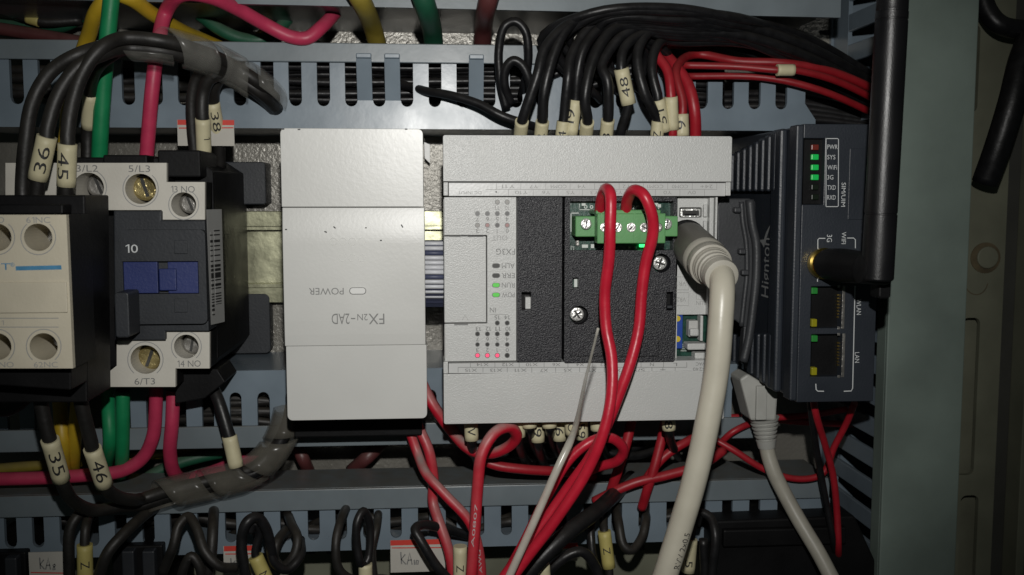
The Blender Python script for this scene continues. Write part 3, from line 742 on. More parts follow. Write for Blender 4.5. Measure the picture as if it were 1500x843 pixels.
# lamps
def lamp(x, y, m, rp=3.2):
    ringp('lamp_bezel', x, y, rp - 0.5, rp + 0.5, hs + 0.01, hs + 0.12, 'ring', PL); disc('lamp', x, y, rp - 0.5, hs + 0.01, hs + 0.16, m, PL, n=14)
cx = (699.5, 714, 728.5, 743)
for j in (2, 3): lamp(cx[j], 296.3, 'pale_lens')
for j in range(4): lamp(cx[j], 313.2, 'dark_hole')
for j, m_ in enumerate(('pale_lens', 'pink_lens', 'dark_hole', 'pink_lens')): lamp(cx[j], 330.2, m_)
for j in (2, 3): lamp(cx[j], 473.5, 'dark_hole')
for j in range(4): lamp(cx[j], 489.5, 'dark_hole'); lamp(cx[j], 505, 'dark_hole', 2.9)
for j, m_ in enumerate(('led_red', 'led_red', 'led_red', 'dark_hole')): lamp(cx[j], 521, m_, 3.4)
def ptext(s, x, y, w, hpx=6.2, m='print', h=hs + 0.06): return text(s, x, y, h, w, hpx, m, PL, 180)
for s, j in (('11', 2), ('10', 3)): ptext(s, cx[j], 305, 7, m='print_soft')
for s, j in (('7', 0), ('6', 1), ('5', 2), ('4', 3)): ptext(s, cx[j], 321.5, 4.4); ptext(s, cx[j], 497.3, 4.4)
for s, j in (('3', 0), ('2', 1), ('1', 2), ('0', 3)): ptext(s, cx[j], 338.3, 4.4 if s != '1' else 2); ptext(s, cx[j], 513, 4.4 if s != '1' else 2)
for s, j in (('15', 2), ('14', 3)): ptext(s, cx[j], 465.3, 8.5)
for s, j in (('13', 0), ('12', 1), ('11', 2), ('10', 3)): ptext(s, cx[j] + 1.5, 482, 8.5)
ptext('OUT', 732, 349, 23, 7.5, 'print_soft'); ptext('FX3G', 740.5, 369, 28, 9); ptext('IN', 722, 454.5, 9, 7); lines('printed_line', [(717, 461), (744, 461)], hs + 0.06, 0.7, 'print_soft', PL)
for s, y, m_ in (('ALM', 389.5, 'dark_hole'), ('ERR', 404, 'dark_hole'), ('RUN', 418, 'led_green'), ('POW', 432.3, 'led_green')):
    ptext(s, 744.5, y, 19, 7.5); oval('lamp_bezel', 726.7, y, 12, 7, hs + 0.01, hs + 0.1, 'ring', PL); oval('lamp', 726.7, y, 10, 5.6, hs + 0.11, hs + 0.3, m_, PL)
# label strips
hl = hp - 0.74
for s, x in (('24+', 1035), ('COM0', 996), ('COM1', 960), ('Y2', 918), ('Y3', 885), ('Y4', 852), ('COM4', 818), ('Y7', 782), ('Y11', 745)):
    ptext(s, x, 273.5, 6.3 * len(s) if len(s) < 4 else 24, 5.2, 'print_soft', hl)
for s, x in (('0V', 1013), ('Y0', 978), ('Y1', 942), ('Y2', 906), ('Y3', 871), ('Y5', 836), ('Y6', 800), ('Y10', 764)):
    ptext(s, x, 282.3, 6.3 * len(s), 5.2, 'print_soft', hl)
lines('printed_line', [(711, 277.8), (1050, 277.8)], hl, 0.7, 'print_soft', PL)
for x in (727, 763, 799.5, 835, 871, 907, 942.5, 978, 1014, 1050): lines('printed_line', [(x, 268.8), (x, 277.6)], hl, 0.7, 'print_soft', PL)
for x in (745, 781, 817.5, 853, 889, 925, 960, 996, 1032): lines('printed_line', [(x, 278), (x, 287)], hl, 0.7, 'print_soft', PL)
disc('printed_dot', 727, 281.5, 1.5, hl - 0.02, hl, 'print', PL, n=8)
ptext('DC INPUT', 688, 282.5, 34, 4.5, 'print_soft', hl); lines('painted_gap_shadow', [(657, 267.4), (1062, 267.4)], hp - 0.5, 1.1, 'print_dark', PL)  # dark ribbon paints the shade in the gap under the upper cover
hl = hp - 0.54
for s, x in (('X14', 707), ('X12', 744), ('X10', 779), ('X6', 815), ('X4', 850), ('X2', 885), ('X0', 920), ('N', 955), ('L', 989)):
    ptext(s, x, 534.3, 6 * len(s), 4.8, 'print', hl)
for s, x in (('X15', 690), ('X13', 727), ('X11', 763), ('X7', 797), ('X5', 832), ('X3', 868), ('X1', 904), ('S/S', 936)):
    ptext(s, x, 542.6, 6 * len(s), 4.8, 'print', hl)
ptext('VAC', 1026, 533.5, 14, 4.8, 'print', hl); ptext('100-240', 1029, 541, 29, 4.8, 'print', hl)
lines('earth_symbol', [(971, 538.8), (971, 543)], hl, 0.8, 'print', PL); lines('earth_symbol', [(967, 542), (975, 542)], hl, 0.8, 'print', PL); lines('earth_symbol', [(968.5, 544), (973.5, 544)], hl, 0.8, 'print', PL)
lines('printed_line', [(671, 538.4), (1006, 538.4)], hl, 0.7, 'print', PL)
for x in (689, 725, 760.5, 797, 832, 867.5, 903, 939, 972, 1006): lines('printed_line', [(x, 531), (x, 538.2)], hl, 0.7, 'print', PL)
for x in (671, 707.5, 743, 779, 814, 849, 885, 920, 955, 989): lines('printed_line', [(x, 538.6), (x, 546)], hl, 0.7, 'print', PL)
lines('painted_gap_shadow', [(657, 547.6), (1046, 547.6)], hp - 0.45, 1.3, 'print_dark', PL)  # gap above the lower cover, its shade drawn as a dark ribbon
# right-hand connector bay
hb_ = 80
bay = RC(991, 289, 1047, 530, hb_)
usb = RC(995, 304, 1028, 319, hb_); din = circ(*XZ(1006, 352, hb_), 6.6, 28); low = RC(990.5, 461, 1041, 527, hb_)
prism('connector_bay', rrect(*bay), 76.05, hb_, 'ctrl', PL, [rrect(*usb, 0.5), din, rrect(low[0] + 0.2, low[1] + 0.2, low[2], low[3])], 0.12)
prism('bay_wall', rrect(W(1038, 400, 83).x, bay[1] + 15.5, W(1044, 400, 83).x, bay[3] - 0.2), hb_ + 0.02, 83, 'ctrl', PL, (), 0.2)
prism('bay_wall', rrect(W(1046.5, 400, 84).x, bay[1], W(1049.5, 400, 84).x, bay[3]), 60, 84, 'ctrl', PL, (), 0.2)
box('usb_shell', 997, 306, 1026, 318, 76.1, hb_ - 0.4, 'chrome', PL, r=0.6, bevel=0.1)
box('usb_opening', 999.5, 308.5, 1024, 316.5, hb_ - 0.38, hb_ - 0.3, 'dark_hole', PL, bevel=0)
box('usb_tongue', 1003, 313.5, 1020, 315.5, hb_ - 0.28, hb_ + 0.1, 'black', PL, bevel=0)
for i in range(2): box('socket_step', 1031 + 0 * i, 300 + 24 * i, 1036, 318 + 24 * i, hb_ + 0.02, hb_ + 1.5, 'ctrl', PL, bevel=0.2)
disc('round_socket', 1006, 352, 29, 76.1, 78, 'black', PL)
for s, y in (('VR1', 416), ('VR2', 439)):
    lines('printed_box', [(990, y - 10), (1009, y - 10), (1009, y + 9), (990, y + 9)], hb_ + 0.05, 0.8, 'print_soft', PL); ptext(s, 998, y, 14, 6.5, 'print_soft', hb_ + 0.06)
lines('printed_box', [(1020, 416), (1033, 416), (1033, 439), (1020, 439), (1020, 416)], hb_ + 0.05, 0.8, 'print_soft', PL)
lines('printed_box', [(1022, 425), (1031, 425), (1031, 429), (1022, 429), (1022, 425)], hb_ + 0.05, 0.8, 'print_soft', PL)
ptext('RUN', 1027, 444, 15, 6.5, 'print_soft', hb_ + 0.06)
# trimmers, switch in the lower opening
box('inner_board', 990, 461, 1042, 528, 76.1, 76.6, 'pcb', PL, bevel=0)
box('trimmer', 990, 462, 1000, 511, 76.65, 79.2, 'trim', PL, bevel=0.2)
for y in (467, 497): disc('trimmer_dial', 992.5, y, 4.6, 79.22, 79.6, 'trim_y', PL, n=14)
box('run_switch', 1009, 470, 1023, 494, 76.65, 80.6, 'ctrl_in', PL, bevel=0.4); box('run_switch_lever', 1011, 482, 1024, 493, 80.62, 82.5, 'ctrl', PL, bevel=0.5)
box('switch_guard', 1026, 463, 1030, 500, 76.65, 81, 'ctrl', PL, bevel=0.2)
box('bay_ledge', 1007, 503.5, 1037, 513, 76.65, 82.4, 'ctrl', PL, r=0.6, bevel=0.4); box('bay_ledge', 1018, 517, 1041, 526, 76.65, 81.5, 'ctrl', PL, bevel=0.4)
for i in range(4): text('=', 1000 + 1.5, 505 + 3 * i, 76.7, 9, 1.6, 'silk', PL)
# hinged dark cover swung open at the right
hf = 70
ppoly('hinged_cover', [(1051, 300), (1060, 291), (1098, 291), (1107, 295), (1107.5, 320), (1113, 352), (1113, 405), (1109, 450), (1103, 500), (1096, 530), (1086, 534), (1090, 480), (1078, 470), (1066, 468), (1051, 440)], hf - 4, hf, 'flap', PL, 0.5)
P_ = [(1098, 293), (1102, 330), (1107.5, 356), (1107.5, 405), (1103, 450), (1097, 495), (1089, 530)]
tube('cover_rim', spline([W(x, y, hf + 1.5) for x, y in P_]), 1.5, 'flap', PL, 8)
P_ = [(1086, 296), (1088, 325), (1093, 356), (1094, 400), (1090, 440), (1086, 478)]
tube('cover_rib', spline([W(x, y, hf + 0.2) for x, y in P_]), 0.9, 'flap', PL, 8)
for x, y in ((1082, 308), (1089, 369), (1093, 400)): box('hinge_lug', x - 6, y - 4, x + 5, y + 4, hf + 0.02, hf + 3, 'flap', PL, bevel=0.5)

# ================================================================== COMMUNICATION BOARD
CB = thing('communication_board', 'grained black communication board with green screw connector, set into the controller', 'circuit board', W(875, 410, 76))
hk = 86.5
nt_ = RC(764, 428, 778, 454, hk)
prism('blank_cover', rrect(*RC(758, 289, 823, 530, hk), 0.4), 78, hk, 'grain', CB, [rrect(*nt_)], 0.35)
box('notch_floor', 764, 428, 778, 454, 78, 81, 'black', CB, bevel=0); box('latch_tip', 769.5, 435.5, 777.5, 453, 81.05, hk - 1.5, 'ctrl', CB, bevel=0.2)
win = RC(835, 295, 986, 367, hk); s1 = RC(839, 407, 847.5, 423, hk); s2 = RC(976, 428, 986, 455, hk)
sc1 = circ(*XZ(848, 462, hk), 3.0); sc2 = circ(*XZ(969, 386, hk), 3.0)
prism('board_cover', rrect(*RC(827, 289, 990, 531, hk), 0.6), 78, hk, 'grain', CB, [rrect(*win), rrect(*s1), rrect(*s2), sc1, sc2], 0.35)
box('circuit_board', 830, 292, 988, 526, 78, 82.4, 'pcb', CB, bevel=0)
for x, y in ((848, 462), (969, 386)): disc('screw_well', x, y, 13.5, 82.42, 82.48, 'black', CB)
box('notch_floor', 975, 427, 987, 456, 82.42, 82.48, 'black', CB, bevel=0)
lines('embossed_line', [(836, 484), (836, 522), (965, 522), (965, 500)], hk + 0.05, 1.2, 'black', CB)
for x, y in ((845.5, 461), (967, 386)): screw(CB, x, y, 10.5, 82.5, hk - 0.8, 'chrome', cross=True, rot=random.uniform(10, 80))
box('latch_tip', 977.5, 448, 985, 452, 82.5, hk - 0.6, 'charcoal', CB, bevel=0.1)
box('board_chip', 841, 409, 847, 421, 82.5, 83.5, 'silk', CB, bevel=0.1)
# green connector
box('connector_header', 843, 317, 993, 347, 82.5, 92, 'green_conn', CB, r=0.3, bevel=0.35)
PG = box('connector_plug', 875, 313, 975, 357, 92.05, 97.5, 'green_conn', CB, r=0.3, bevel=0.4)
box('connector_shelf', 873, 308, 968, 314.5, 82.5, 96, 'green_conn', CB, bevel=0.3)
for i, (x, m_) in enumerate(((886, 'chrome'), (905, 'chrome'), (925, 'chrome'), (944, 'chrome'), (964, 'steel'))): screw(PG, x, 333.5, 7.2, 97.52, 98.0, m_, rot=(10, 60, 35, 150, 100)[i])
for x in (859, 977): screw(CB, x, 328.5, 8.3, 92.02, 93.6, 'chrome', rot=80)
for i in range(4): box('moulded_rib', 880 + 24 * i, 312.8, 881.6 + 24 * i, 313.2 + 43, 97.52, 97.7, 'green_conn', PG, bevel=0)
box('power_lamp', 938, 358.5, 946, 362.5, 82.5, 84.5, 'led_bright', CB, bevel=0.1)
for x, y, w, hh in ((846, 356, 5, 8), (857, 361, 9, 5), (868, 361, 5, 6), (884, 363, 3, 3), (893, 363, 3, 3), (922, 363, 3, 3), (931, 363, 3, 3), (855, 300, 6, 4), (966, 302, 5, 5)):
    box('component', x - w / 2, y - hh / 2, x + w / 2, y + hh / 2, 82.5, 83.4, 'silk' if w > 4 and x != 846 else 'steel', CB, bevel=0.1)
lines('silkscreen', [(838, 296.5), (870, 296.5)], 82.46, 1.0, 'silk', CB); lines('silkscreen', [(849, 299), (849, 307.5), (893, 307.5)], 82.46, 1.0, 'silk', CB)
for x in (858, 866.5, 875): ringp('solder_pad', x, 303.5, 1.4, 2.6, 82.42, 82.6, 'silk', CB)
lines('silkscreen', [(837, 312.5), (848, 312.5)], 82.46, 1.2, 'silk', CB); lines('silkscreen', [(836.5, 313), (836.5, 340)], 82.46, 1.2, 'silk', CB)
ppoly('silkscreen', [(958, 297), (965, 307), (967, 303), (963, 297)], 82.42, 82.5, 'silk', CB, 0)
text('C2', 838.5, 364, 82.46, 6, 5, 'silk', CB, 90); text('CN1', 929, 304, 82.46, 15, 6, 'silk', CB)

# ================================================================== GATEWAY
GW = thing('network_gateway', 'dark slate ribbed network gateway with status lamps and two network jacks', 'gateway', W(1200, 400, 4))
hg = 94
gx0 = W(1163, 385, hg).x; gx1 = W(1286, 385, hg).x
gz1 = W(1220, 182, hg).z; gz0 = W(1220, 589, hg).z
win = RC(1176, 203, 1207.5, 300, hg); j1 = RC(1188, 420, 1233, 481, hg); j2 = RC(1188, 490, 1233, 552, hg)
gridplate('front_plate', (gx0 + 2.4, gz0, gx1, gz1), [win, j1, j2], hg - 4, hg, 'slate', GW, 0.25)
prism('side_edge', rrect(gx0, gz0 + 0.4, gx0 + 2.35, gz1 - 0.2), hg - 7, hg - 0.6, 'slate', GW, (), 0.5)
prism('case', rrect(gx0 + 1.6, gz0 + 0.5, gx1 - 0.6, gz1 - 0.5), 8, hg - 7.05, 'slate', GW, (), 0.5)
prism('case_core', rrect(gx0 + 3, gz0 + 1.5, gx1 - 0.6, gz1 - 1.5), hg - 7.02, hg - 4.02, 'black', GW)
dz = lambda py, D: W(1120, py, DC - D).z
prism('side_band', rrect(gx0 - 0.9, gz0 + 0.8, gx0 + 1.58, gz1 - 0.6), hg - 21, hg - 12.5, 'slate', GW, (), 0.8)
for i in range(9):
    h_ = HX(1131.5 - 9.3 * i + 0.06 * i * i, 240, gx0 - 1); D = DC - h_
    zt_ = gz1 - 1.2 - 0.75 * i; zb_ = gz0 + 1.2 + 0.3 * i
    zu = dz(281, D); zl = dz(488, D)
    wbox('cooling_rib', gx0 - 1.2, gx0 + 1.58, zu, zt_, h_ - 2.2, h_ + 2.2, 'slate', GW, 0.8)
    wbox('cooling_rib', gx0 - 1.2, gx0 + 1.58, zb_, zl, h_ - 2.2, h_ + 2.2, 'slate', GW, 0.8)
# side lettering, reads upwards on the left side
def side_text(s, D0, D1, y0, y1, X, m, parent):
    V, Fc, w, hh = glyphs(s); Dm = (D0 + D1) / 2
    za, zb2 = dz(y0, Dm), dz(y1, Dm); out = []
    for x, z in V:
        D = Dm + (z / hh) * (D1 - D0); out.append((X, D - DC, (za + zb2) / 2 + x / w * (zb2 - za)))
    return mk('lettering', out, [tuple(reversed(f)) for f in Fc], m, parent)
side_text('Hignton', DC - HX(1131, 390, gx0 + 1.5), DC - HX(1116, 390, gx0 + 1.5), 436, 349, gx0 + 1.55, 'grey_print2', GW)
def onside(x, y): hh_ = HX(x, y, gx0 + 1.54); q = W(x, y, hh_); return (gx0 + 1.54, q.y, q.z)
mk('logo_swoosh', [onside(x, y) for x, y in ((1112, 352), (1119, 351), (1122, 341), (1129, 328), (1125, 342), (1121.5, 353), (1119, 363), (1116, 357))],
   [(0, 1, 6, 7), (1, 2, 5, 6), (2, 3, 4, 5)], 'grey_print2', GW)
# lamp window
box('lamp_window', 1177, 204, 1207, 299, hg - 3.95, hg - 2.5, 'black', GW, bevel=0)
for y, m_ in ((216, 'led_dimred'), (230.3, 'led_gw'), (245.5, 'led_gw'), (260, 'led_gw'), (274.5, 'led_off'), (289, 'led_off')):
    box('status_lamp', 1189, y - 4, 1199.5, y + 4, hg - 2.45, hg - 1.4, m_, GW, bevel=0.2)
def gline(pts, w=1.3): lines('printed_line', pts, hg + 0.05, w, 'white_print', GW)
gline([(1210, 303), (1210, 204.5), (1211, 203.3), (1227, 203.3), (1228.3, 204.5), (1228, 302), (1227, 303), (1210, 303)], 1.1)
for s, y, w in (('PWR', 215.5, 16), ('SYS', 230.5, 12.5), ('WiFi', 245.5, 15), ('3G', 260, 9.5), ('TXD', 275, 13), ('RXD', 289.5, 13)):
    text(s, 1211.5 + w / 2, y, hg + 0.06, w, 6.6, 'white_print', GW)
text('SIM/UIM', 1235.5, 285.5, hg + 0.06, 36, 6.5, 'white_print', GW, -90)
box('card_cover', 1243.5, 218, 1287, 322, hg + 0.01, hg + 0.3, 'slate', GW, bevel=0.15)
gline([(1198, 366), (1198, 351.5), (1200, 349.5), (1209, 349.5)]); text('3G', 1215, 349.5, hg + 0.06, 11, 8, 'white_print', GW, -90)
text('WIFI', 1236, 349, hg + 0.06, 18, 6.8, 'white_print', GW, -90); gline([(1241, 349), (1250.5, 349), (1253, 351.5), (1253, 364)])
gline([(1197.5, 406), (1197.5, 413)], 1.4); gline([(1252.5, 419), (1249, 569), (1247, 573), (1236, 573.5)], 1.5); gline([(1195, 562.5), (1195.5, 571), (1198, 573.3), (1207, 573.5)], 1.5)
text('WLAN', 1258, 450, hg + 0.06, 24, 7, 'white_print', GW, -88); text('LAN', 1255.5, 524, hg + 0.06, 16, 7, 'white_print', GW, -88)
for k, (y0, y1) in enumerate(((420, 481), (490, 552))):
    box('jack_cavity', 1188.5, y0 + 0.5, 1232.5, y1 - 0.5, hg - 3.96, hg - 3.2, 'black', GW, bevel=0)
    box('jack_shield', 1233.6, y0 - 1, 1237.6, y1 + 1, hg + 0.02, hg + 0.4, 'steel', GW, bevel=0.1)
    for y in (y0, y1): box('jack_tab', 1227, y - 2, 1231, y + 2, hg + 0.02, hg + 0.3, 'steel', GW, bevel=0.1)
    box('jack_lamp', 1189, y0 + 2, 1198, y0 + 11, hg - 3.15, hg - 1, 'led_jackgreen', GW, bevel=0.2); box('jack_lamp', 1189, y1 - 13, 1197, y1 - 2, hg - 3.15, hg - 1, 'led_yellow', GW, bevel=0.2)
    for i in range(8): box('contact_pin', 1226.6, y0 + 11.5 + i * 4.6, 1229, y0 + 13.7 + i * 4.6, hg - 3.15, hg - 2.4, 'gold', GW, bevel=0)

# ================================================================== ANTENNA
c0 = W(1203, 386, hg + 0.2); c1 = Vector((c0.x + 3.2, -(hg + 34), c0.z + 0.6))
AN = thing('antenna', 'black stub antenna standing upright on its gold connector in front of the gateway', 'antenna', c0)
lathe('gold_connector', c0, c1, [(0, 4.7), (1.2, 4.9), (2.2, 4.9), (2.6, 4.3), (4, 4.3)], 'gold', AN)
lathe('swivel_base', c0, c1, [(3.2, 4.3), (5, 4.8), (14, 5.1), (26, 4.6), (30, 4.4)], 'black', AN)
ab = W(1285, 411, 128); at_ = W(1309, -25, 129)
d_ = (at_ - ab); Ln = d_.length
lathe('hinge_knuckle', c1 + Vector((-5.5, 2, 0)), c1 + Vector((6, 2, -1)), [(0, 3.2), (0.6, 4.0), (8, 4.0), (9, 3.6)], 'black', AN)
lathe('radiator_tube', ab, at_, [(0, 3.9), (0.5, 4.35), (18.2, 4.35), (18.3, 4.2), (18.7, 4.2), (18.8, 4.35), (70.5, 4.3), (70.6, 4.15), (71.0, 4.15), (71.1, 4.3), (73, 4.3), (73.1, 4.15), (73.4, 4.15), (73.5, 4.2), (Ln, 4.1)], 'antenna', AN, 32)
prism('hinge_fork', rrect(*RC(1288, 398, 1306, 438, 122), 1.0), 116, 122, 'black', AN, (), 0.5)

# ================================================================== CABLES
# programming cable with round plug
p0 = W(1006, 352, 79); p1 = W(1054, 402, 112)
PC = thing('programming_cable', 'thick ivory cable with a grey round plug pushed into the controller', 'cable', p0)
d_ = (p1 - p0).normalized(); Lp = (p1 - p0).length
lathe('plug_body', p0, p1, [(0, 5.6), (1.5, 6.4), (Lp * 0.50, 6.75), (Lp * 0.56, 6.6)], 'plug_dark', PC, 32)
lathe('plug_collar', p0, p1, [(Lp * 0.55, 6.2), (Lp * 0.56, 6.75), (Lp * 0.64, 6.75), (Lp * 0.65, 6.5), (Lp * 0.67, 6.5), (Lp * 0.68, 6.7), (Lp * 0.76, 6.5), (Lp * 0.77, 5.9), (Lp * 0.80, 5.8)], 'plug_light', PC, 32)
for i in range(3):
    k = 0.80 + 0.065 * i
    lathe('strain_relief_ring', p0, p1, [(Lp * (k - 0.01), 4.6), (Lp * k, 5.7 - 0.25 * i), (Lp * (k + 0.035), 5.6 - 0.25 * i), (Lp * (k + 0.045), 4.6), (Lp * (k + 0.06), 4.6)], 'plug_light', PC, 28)
lathe('plug_end', p0, p1, [(Lp * 0.97, 4.6), (Lp * 0.98, 5.2), (Lp * 1.06, 5.0), (Lp * 1.07, 4.2)], 'plug_light', PC, 28)
pts = [p0 + d_ * (Lp * 0.95), p0 + d_ * (Lp * 1.05), W(1058, 425, 117), W(1055, 480, 119), W(1050, 540, 119), W(1036, 620, 119), W(1018, 700, 119), W(996, 775, 119), W(972, 850, 119), W(950, 910, 119)]
tube('sheath', spline(pts, 8), 3.62, 'ivory', PC, 20)
def wrap_text(s, a, b, dia, parent, m, L_, H_, side=0.0):
    """writing printed along a cable between a and b"""
    A, B = W(*a), W(*b); V, Fc, w, hh = glyphs(s); d = (B - A).normalized(); mid = A.lerp(B, .5)
    view = Vector((0, -DC, 0)) - mid; nr = (view - d * view.dot(d)).normalized(); up = nr.cross(d).normalized(); r = dia / 2 + 0.08
    mk('lettering', [mid + d * (x * L_ / w) + nr * (r * cos(z * H_ / hh / r + side)) + up * (r * sin(z * H_ / hh / r + side)) for x, z in V], Fc, m, parent)
wrap_text('RVV 2x0.5', (976, 838, 119), (1000, 762, 119), 7.24, PC, 'print_dark', 11, 2.0, -0.75)

# network cable with booted plug
NC = thing('network_cable', 'pale grey network cable with ribbed boot below the gateway', 'cable', W(1100, 560, 62))
ppoly('plug', [(1084, 556), (1096, 548), (1140, 575), (1137, 617), (1100, 617)], 52, 64, 'rj', NC, 0.8)
box('plug_latch', 1108, 566, 1124, 616, 64.02, 65.5, 'rj', NC, bevel=0.4)
q0, q1 = W(1119, 612, 58), W(1123, 655, 58); Lq = (q1 - q0).length
prof = [(0, 5.4)]
for i in range(5):
    b_ = Lq * (0.1 + 0.14 * i); r_ = 4.9 - 0.32 * i; prof += [(b_, r_), (b_ + 0.25, r_ - 0.8), (b_ + 0.75, r_ - 0.8), (b_ + 0.95, r_ - 0.1)]
prof += [(Lq * 0.95, 3.2), (Lq * 1.02, 3.0)]
lathe('ribbed_boot', q0, q1, prof, 'rj', NC, 20)
tube('sheath', spline([q0, q1, W(1133, 690, 60), W(1150, 725, 62), W(1172, 765, 66), W(1200, 812, 72), W(1230, 870, 78)], 8), 2.65, 'greycable', NC, 16)

# red pair on the green connector
wire('signal_wire', [(879, 310, 94), (881, 292, 98), (888, 277, 104), (894, 285, 108), (894, 330, 109), (892, 380, 107), (886, 430, 105), (888, 480, 105), (896, 525, 107), (896, 575, 109), (885, 630, 110), (860, 690, 108), (815, 760, 106), (762, 830, 104), (720, 890, 104)], 3.45, 'red_wire', 'red wire looping out of the green connector, left one of the pair')
wire('signal_wire', [(917, 310, 94), (919, 293, 98), (929, 279, 104), (943, 286, 108), (955, 315, 108), (956, 345, 106), (946, 385, 104), (940, 430, 103), (936, 480, 103), (924, 530, 104), (906, 580, 104), (888, 625, 103), (868, 665, 100), (832, 715, 96), (790, 775, 95), (735, 850, 95), (700, 900, 95)], 3.45, 'red_wire', 'red wire arching out of the green connector, right one of the pair')
# pale thin wire sticking towards the camera
path = spline([W(876, 482, 150), W(858, 555, 132), (W(838, 640, 108)), W(815, 690, 109), W(782, 765, 111), W(748, 840, 112), W(715, 910, 112)], 8)
n_ = len(path); rad_ = [0.32 + (1.2 - 0.32) * min(1, i / (n_ * 0.36)) ** 2.2 for i in range(n_)]
tag(tube('bare_end_wire', path, rad_, 'tie', None, 12), 'thin pale grey wire pointing up in front of the controller', 'wire')

# ------------------------------------------------------------------ wires at the upper left
wire('power_wire', [(145, 250, 54), (147, 200, 58), (152, 120, 62), (158, 50, 66), (165, -20, 68)], 5.2, 'green', 'green wire running straight up from the contactor')
wire('power_wire', [(213, 252, 54), (217, 200, 58), (223, 130, 62), (231, 70, 62), (243, 18, 58), (268, -8, 66), (305, -5, 66), (345, 12, 58), (390, 37, 50), (425, 54, 48), (450, 56, 48), (470, 41, 46), (490, 20, 36), (500, 5, 20)], 4.7, 'pink', 'pink-red wire rising from the contactor and dipping over the upper duct')
wire('power_wire', [(92, 252, 54), (97, 200, 54), (105, 120, 52), (118, 85, 50), (130, 52, 55), (143, 15, 64), (165, -8, 66), (190, -2, 65), (222, 20, 56), (265, 45, 40), (300, 60, 24), (335, 75, 12)], 4.9, 'yellow', 'yellow wire arching over the upper duct at the left')
wire('power_wire', [(255, -6, 22), (290, 20, 24), (325, 45, 26), (355, 57, 26), (385, 58, 26), (408, 42, 24), (430, 18, 16)], 4.6, 'green_d', 'dark green wire sagging behind the pink wire at the top')
wire('power_wire', [(370, 62, 12), (392, 42, 12), (420, 20, 12)], 3.5, 'yellow_d', 'short olive-yellow wire behind the dark green wire at the top')
wire('power_wire', [(-30, 38, 20), (60, 52, 20), (140, 66, 20), (240, 85, 14)], 4.6, 'brown', 'dark red wire lying along the upper duct at the far left')
wire('power_wire', [(-30, 30, 12), (70, 42, 13), (105, 33, 16), (140, 8, 16)], 4.6, 'green_d', 'dark green wire lying behind the dark red one at the far left')
wire('control_wire', [(-30, 60, 26), (30, 68, 18), (80, 80, 12)], 4.0, 'bdust', 'dusty dark wire at the left above the duct edge')
wire('control_wire', [(20, 20, 20), (60, 32, 20), (120, 30, 18)], 3.6, 'bdust', 'dusty black wire with a yellow band near the top left corner', None, [(((40, 26, 20), (58, 31.5, 20), 4.2), dict(m='sleeve_y'))])
wire('feeder_cable', [(513, -25, 70), (528, 0, 67), (545, 38, 44), (555, 75, 30), (560, 110, 12)], 6.6, 'yellow_d', 'thick olive-yellow cable going behind the upper duct lid')
wire('feeder_cable', [(612, -25, 70), (622, 5, 67), (633, 45, 44), (636, 80, 30), (636, 110, 12)], 7.0, 'green_d', 'thick dark green cable going behind the upper duct lid')
wire('feeder_cable', [(722, -25, 70), (714, 5, 67), (708, 40, 44), (706, 80, 30), (706, 110, 12)], 6.4, 'brown', 'thick dark maroon cable going behind the upper duct lid')

# black control wires of the contact block, upper side, gathered into the wrap
wrapU = [(183, 62, 84), (235, 66, 82), (290, 80, 74), (340, 102, 62), (380, 128, 58), (402, 150, 48)]
def into_wrap(dx, dy, dh): return [(x + dx, y + dy, h + dh) for x, y, h in wrapU]
g_ = 'black control wires'
wire('control_wire', [(33, 300, 93), (33, 270, 93), (37, 215, 94), (48, 150, 94), (75, 105, 93), (120, 78, 92)] + into_wrap(-3, 4, -2), 4.15, 'bdust', 'dusty black wire at the far left of the contact block wires, no marker', None)
wire('control_wire', [(52, 300, 93), (56, 262, 95), (67, 200, 97), (85, 140, 96), (115, 98, 94), (150, 80, 91)] + into_wrap(3, 9, 0), 4.15, 'bdust', 'dusty black wire with marker sleeve 36, leftmost sleeve above the contact block', None, [(((55, 263, 95), (69, 200, 97), 5.6, '36'), dict(th=3.4, tlen=7.8))])
wire('control_wire', [(96, 300, 93), (97, 273, 95), (98, 210, 97), (106, 150, 96), (125, 100, 94), (152, 68, 92)] + into_wrap(0, -6, 3), 4.15, 'bdust', 'dusty black wire with marker sleeve 45, right of sleeve 36 above the contact block', None, [(((99, 211, 97), (97, 273, 95), 5.3, '45'), dict(th=3.4, tlen=7.8, side=-0.45))])
wire('control_wire', [(128, 245, 54), (129, 186, 56), (131, 140, 62), (138, 105, 74), (158, 84, 82)] + into_wrap(-2, 10, -5), 4.2, 'bdust', 'dusty black wire with blank marker sleeve behind the green wire', None, [(((130, 187, 56), (133, 138, 62), 4.9), {})])
wire('control_wire', [(288, 262, 54), (285, 225, 56), (281, 180, 58), (281, 140, 60), (290, 112, 62), (312, 101, 64), (345, 108, 60), (385, 133, 56), (405, 158, 46)], 3.6, 'bdust', 'dusty black wire curving from the contactor into the end of the wrap, no marker')
wire('control_wire', [(300, 262, 54), (299, 228, 56), (296, 175, 60), (298, 135, 61), (308, 115, 63), (330, 108, 63), (352, 114, 58), (388, 137, 55), (406, 160, 45)], 4.3, 'bdust', 'dusty black wire with marker sleeve 1 above terminal 13', None, [(((297, 174, 60), (299, 227, 56), 4.9, '1'), dict(th=2.2, tlen=0.8, side=0.5))])
wire('control_wire', [(322, 245, 40), (320, 200, 46), (313, 150, 52), (314, 128, 56), (325, 114, 58), (350, 118, 54), (384, 140, 55), (400, 160, 45)], 4.2, 'bdust', 'dusty black wire with marker sleeve 38, half behind another sleeve above the contactor', None, [(((311, 150, 52), (320, 199, 46), 4.9, '38'), dict(th=2.7, tlen=7.0))])
spiral('spiral_wrap', wrapU, 5.0, 15.5, 12.5, 'wrap', 'clear spiral wrap round the upper black wires', phase=0.6)

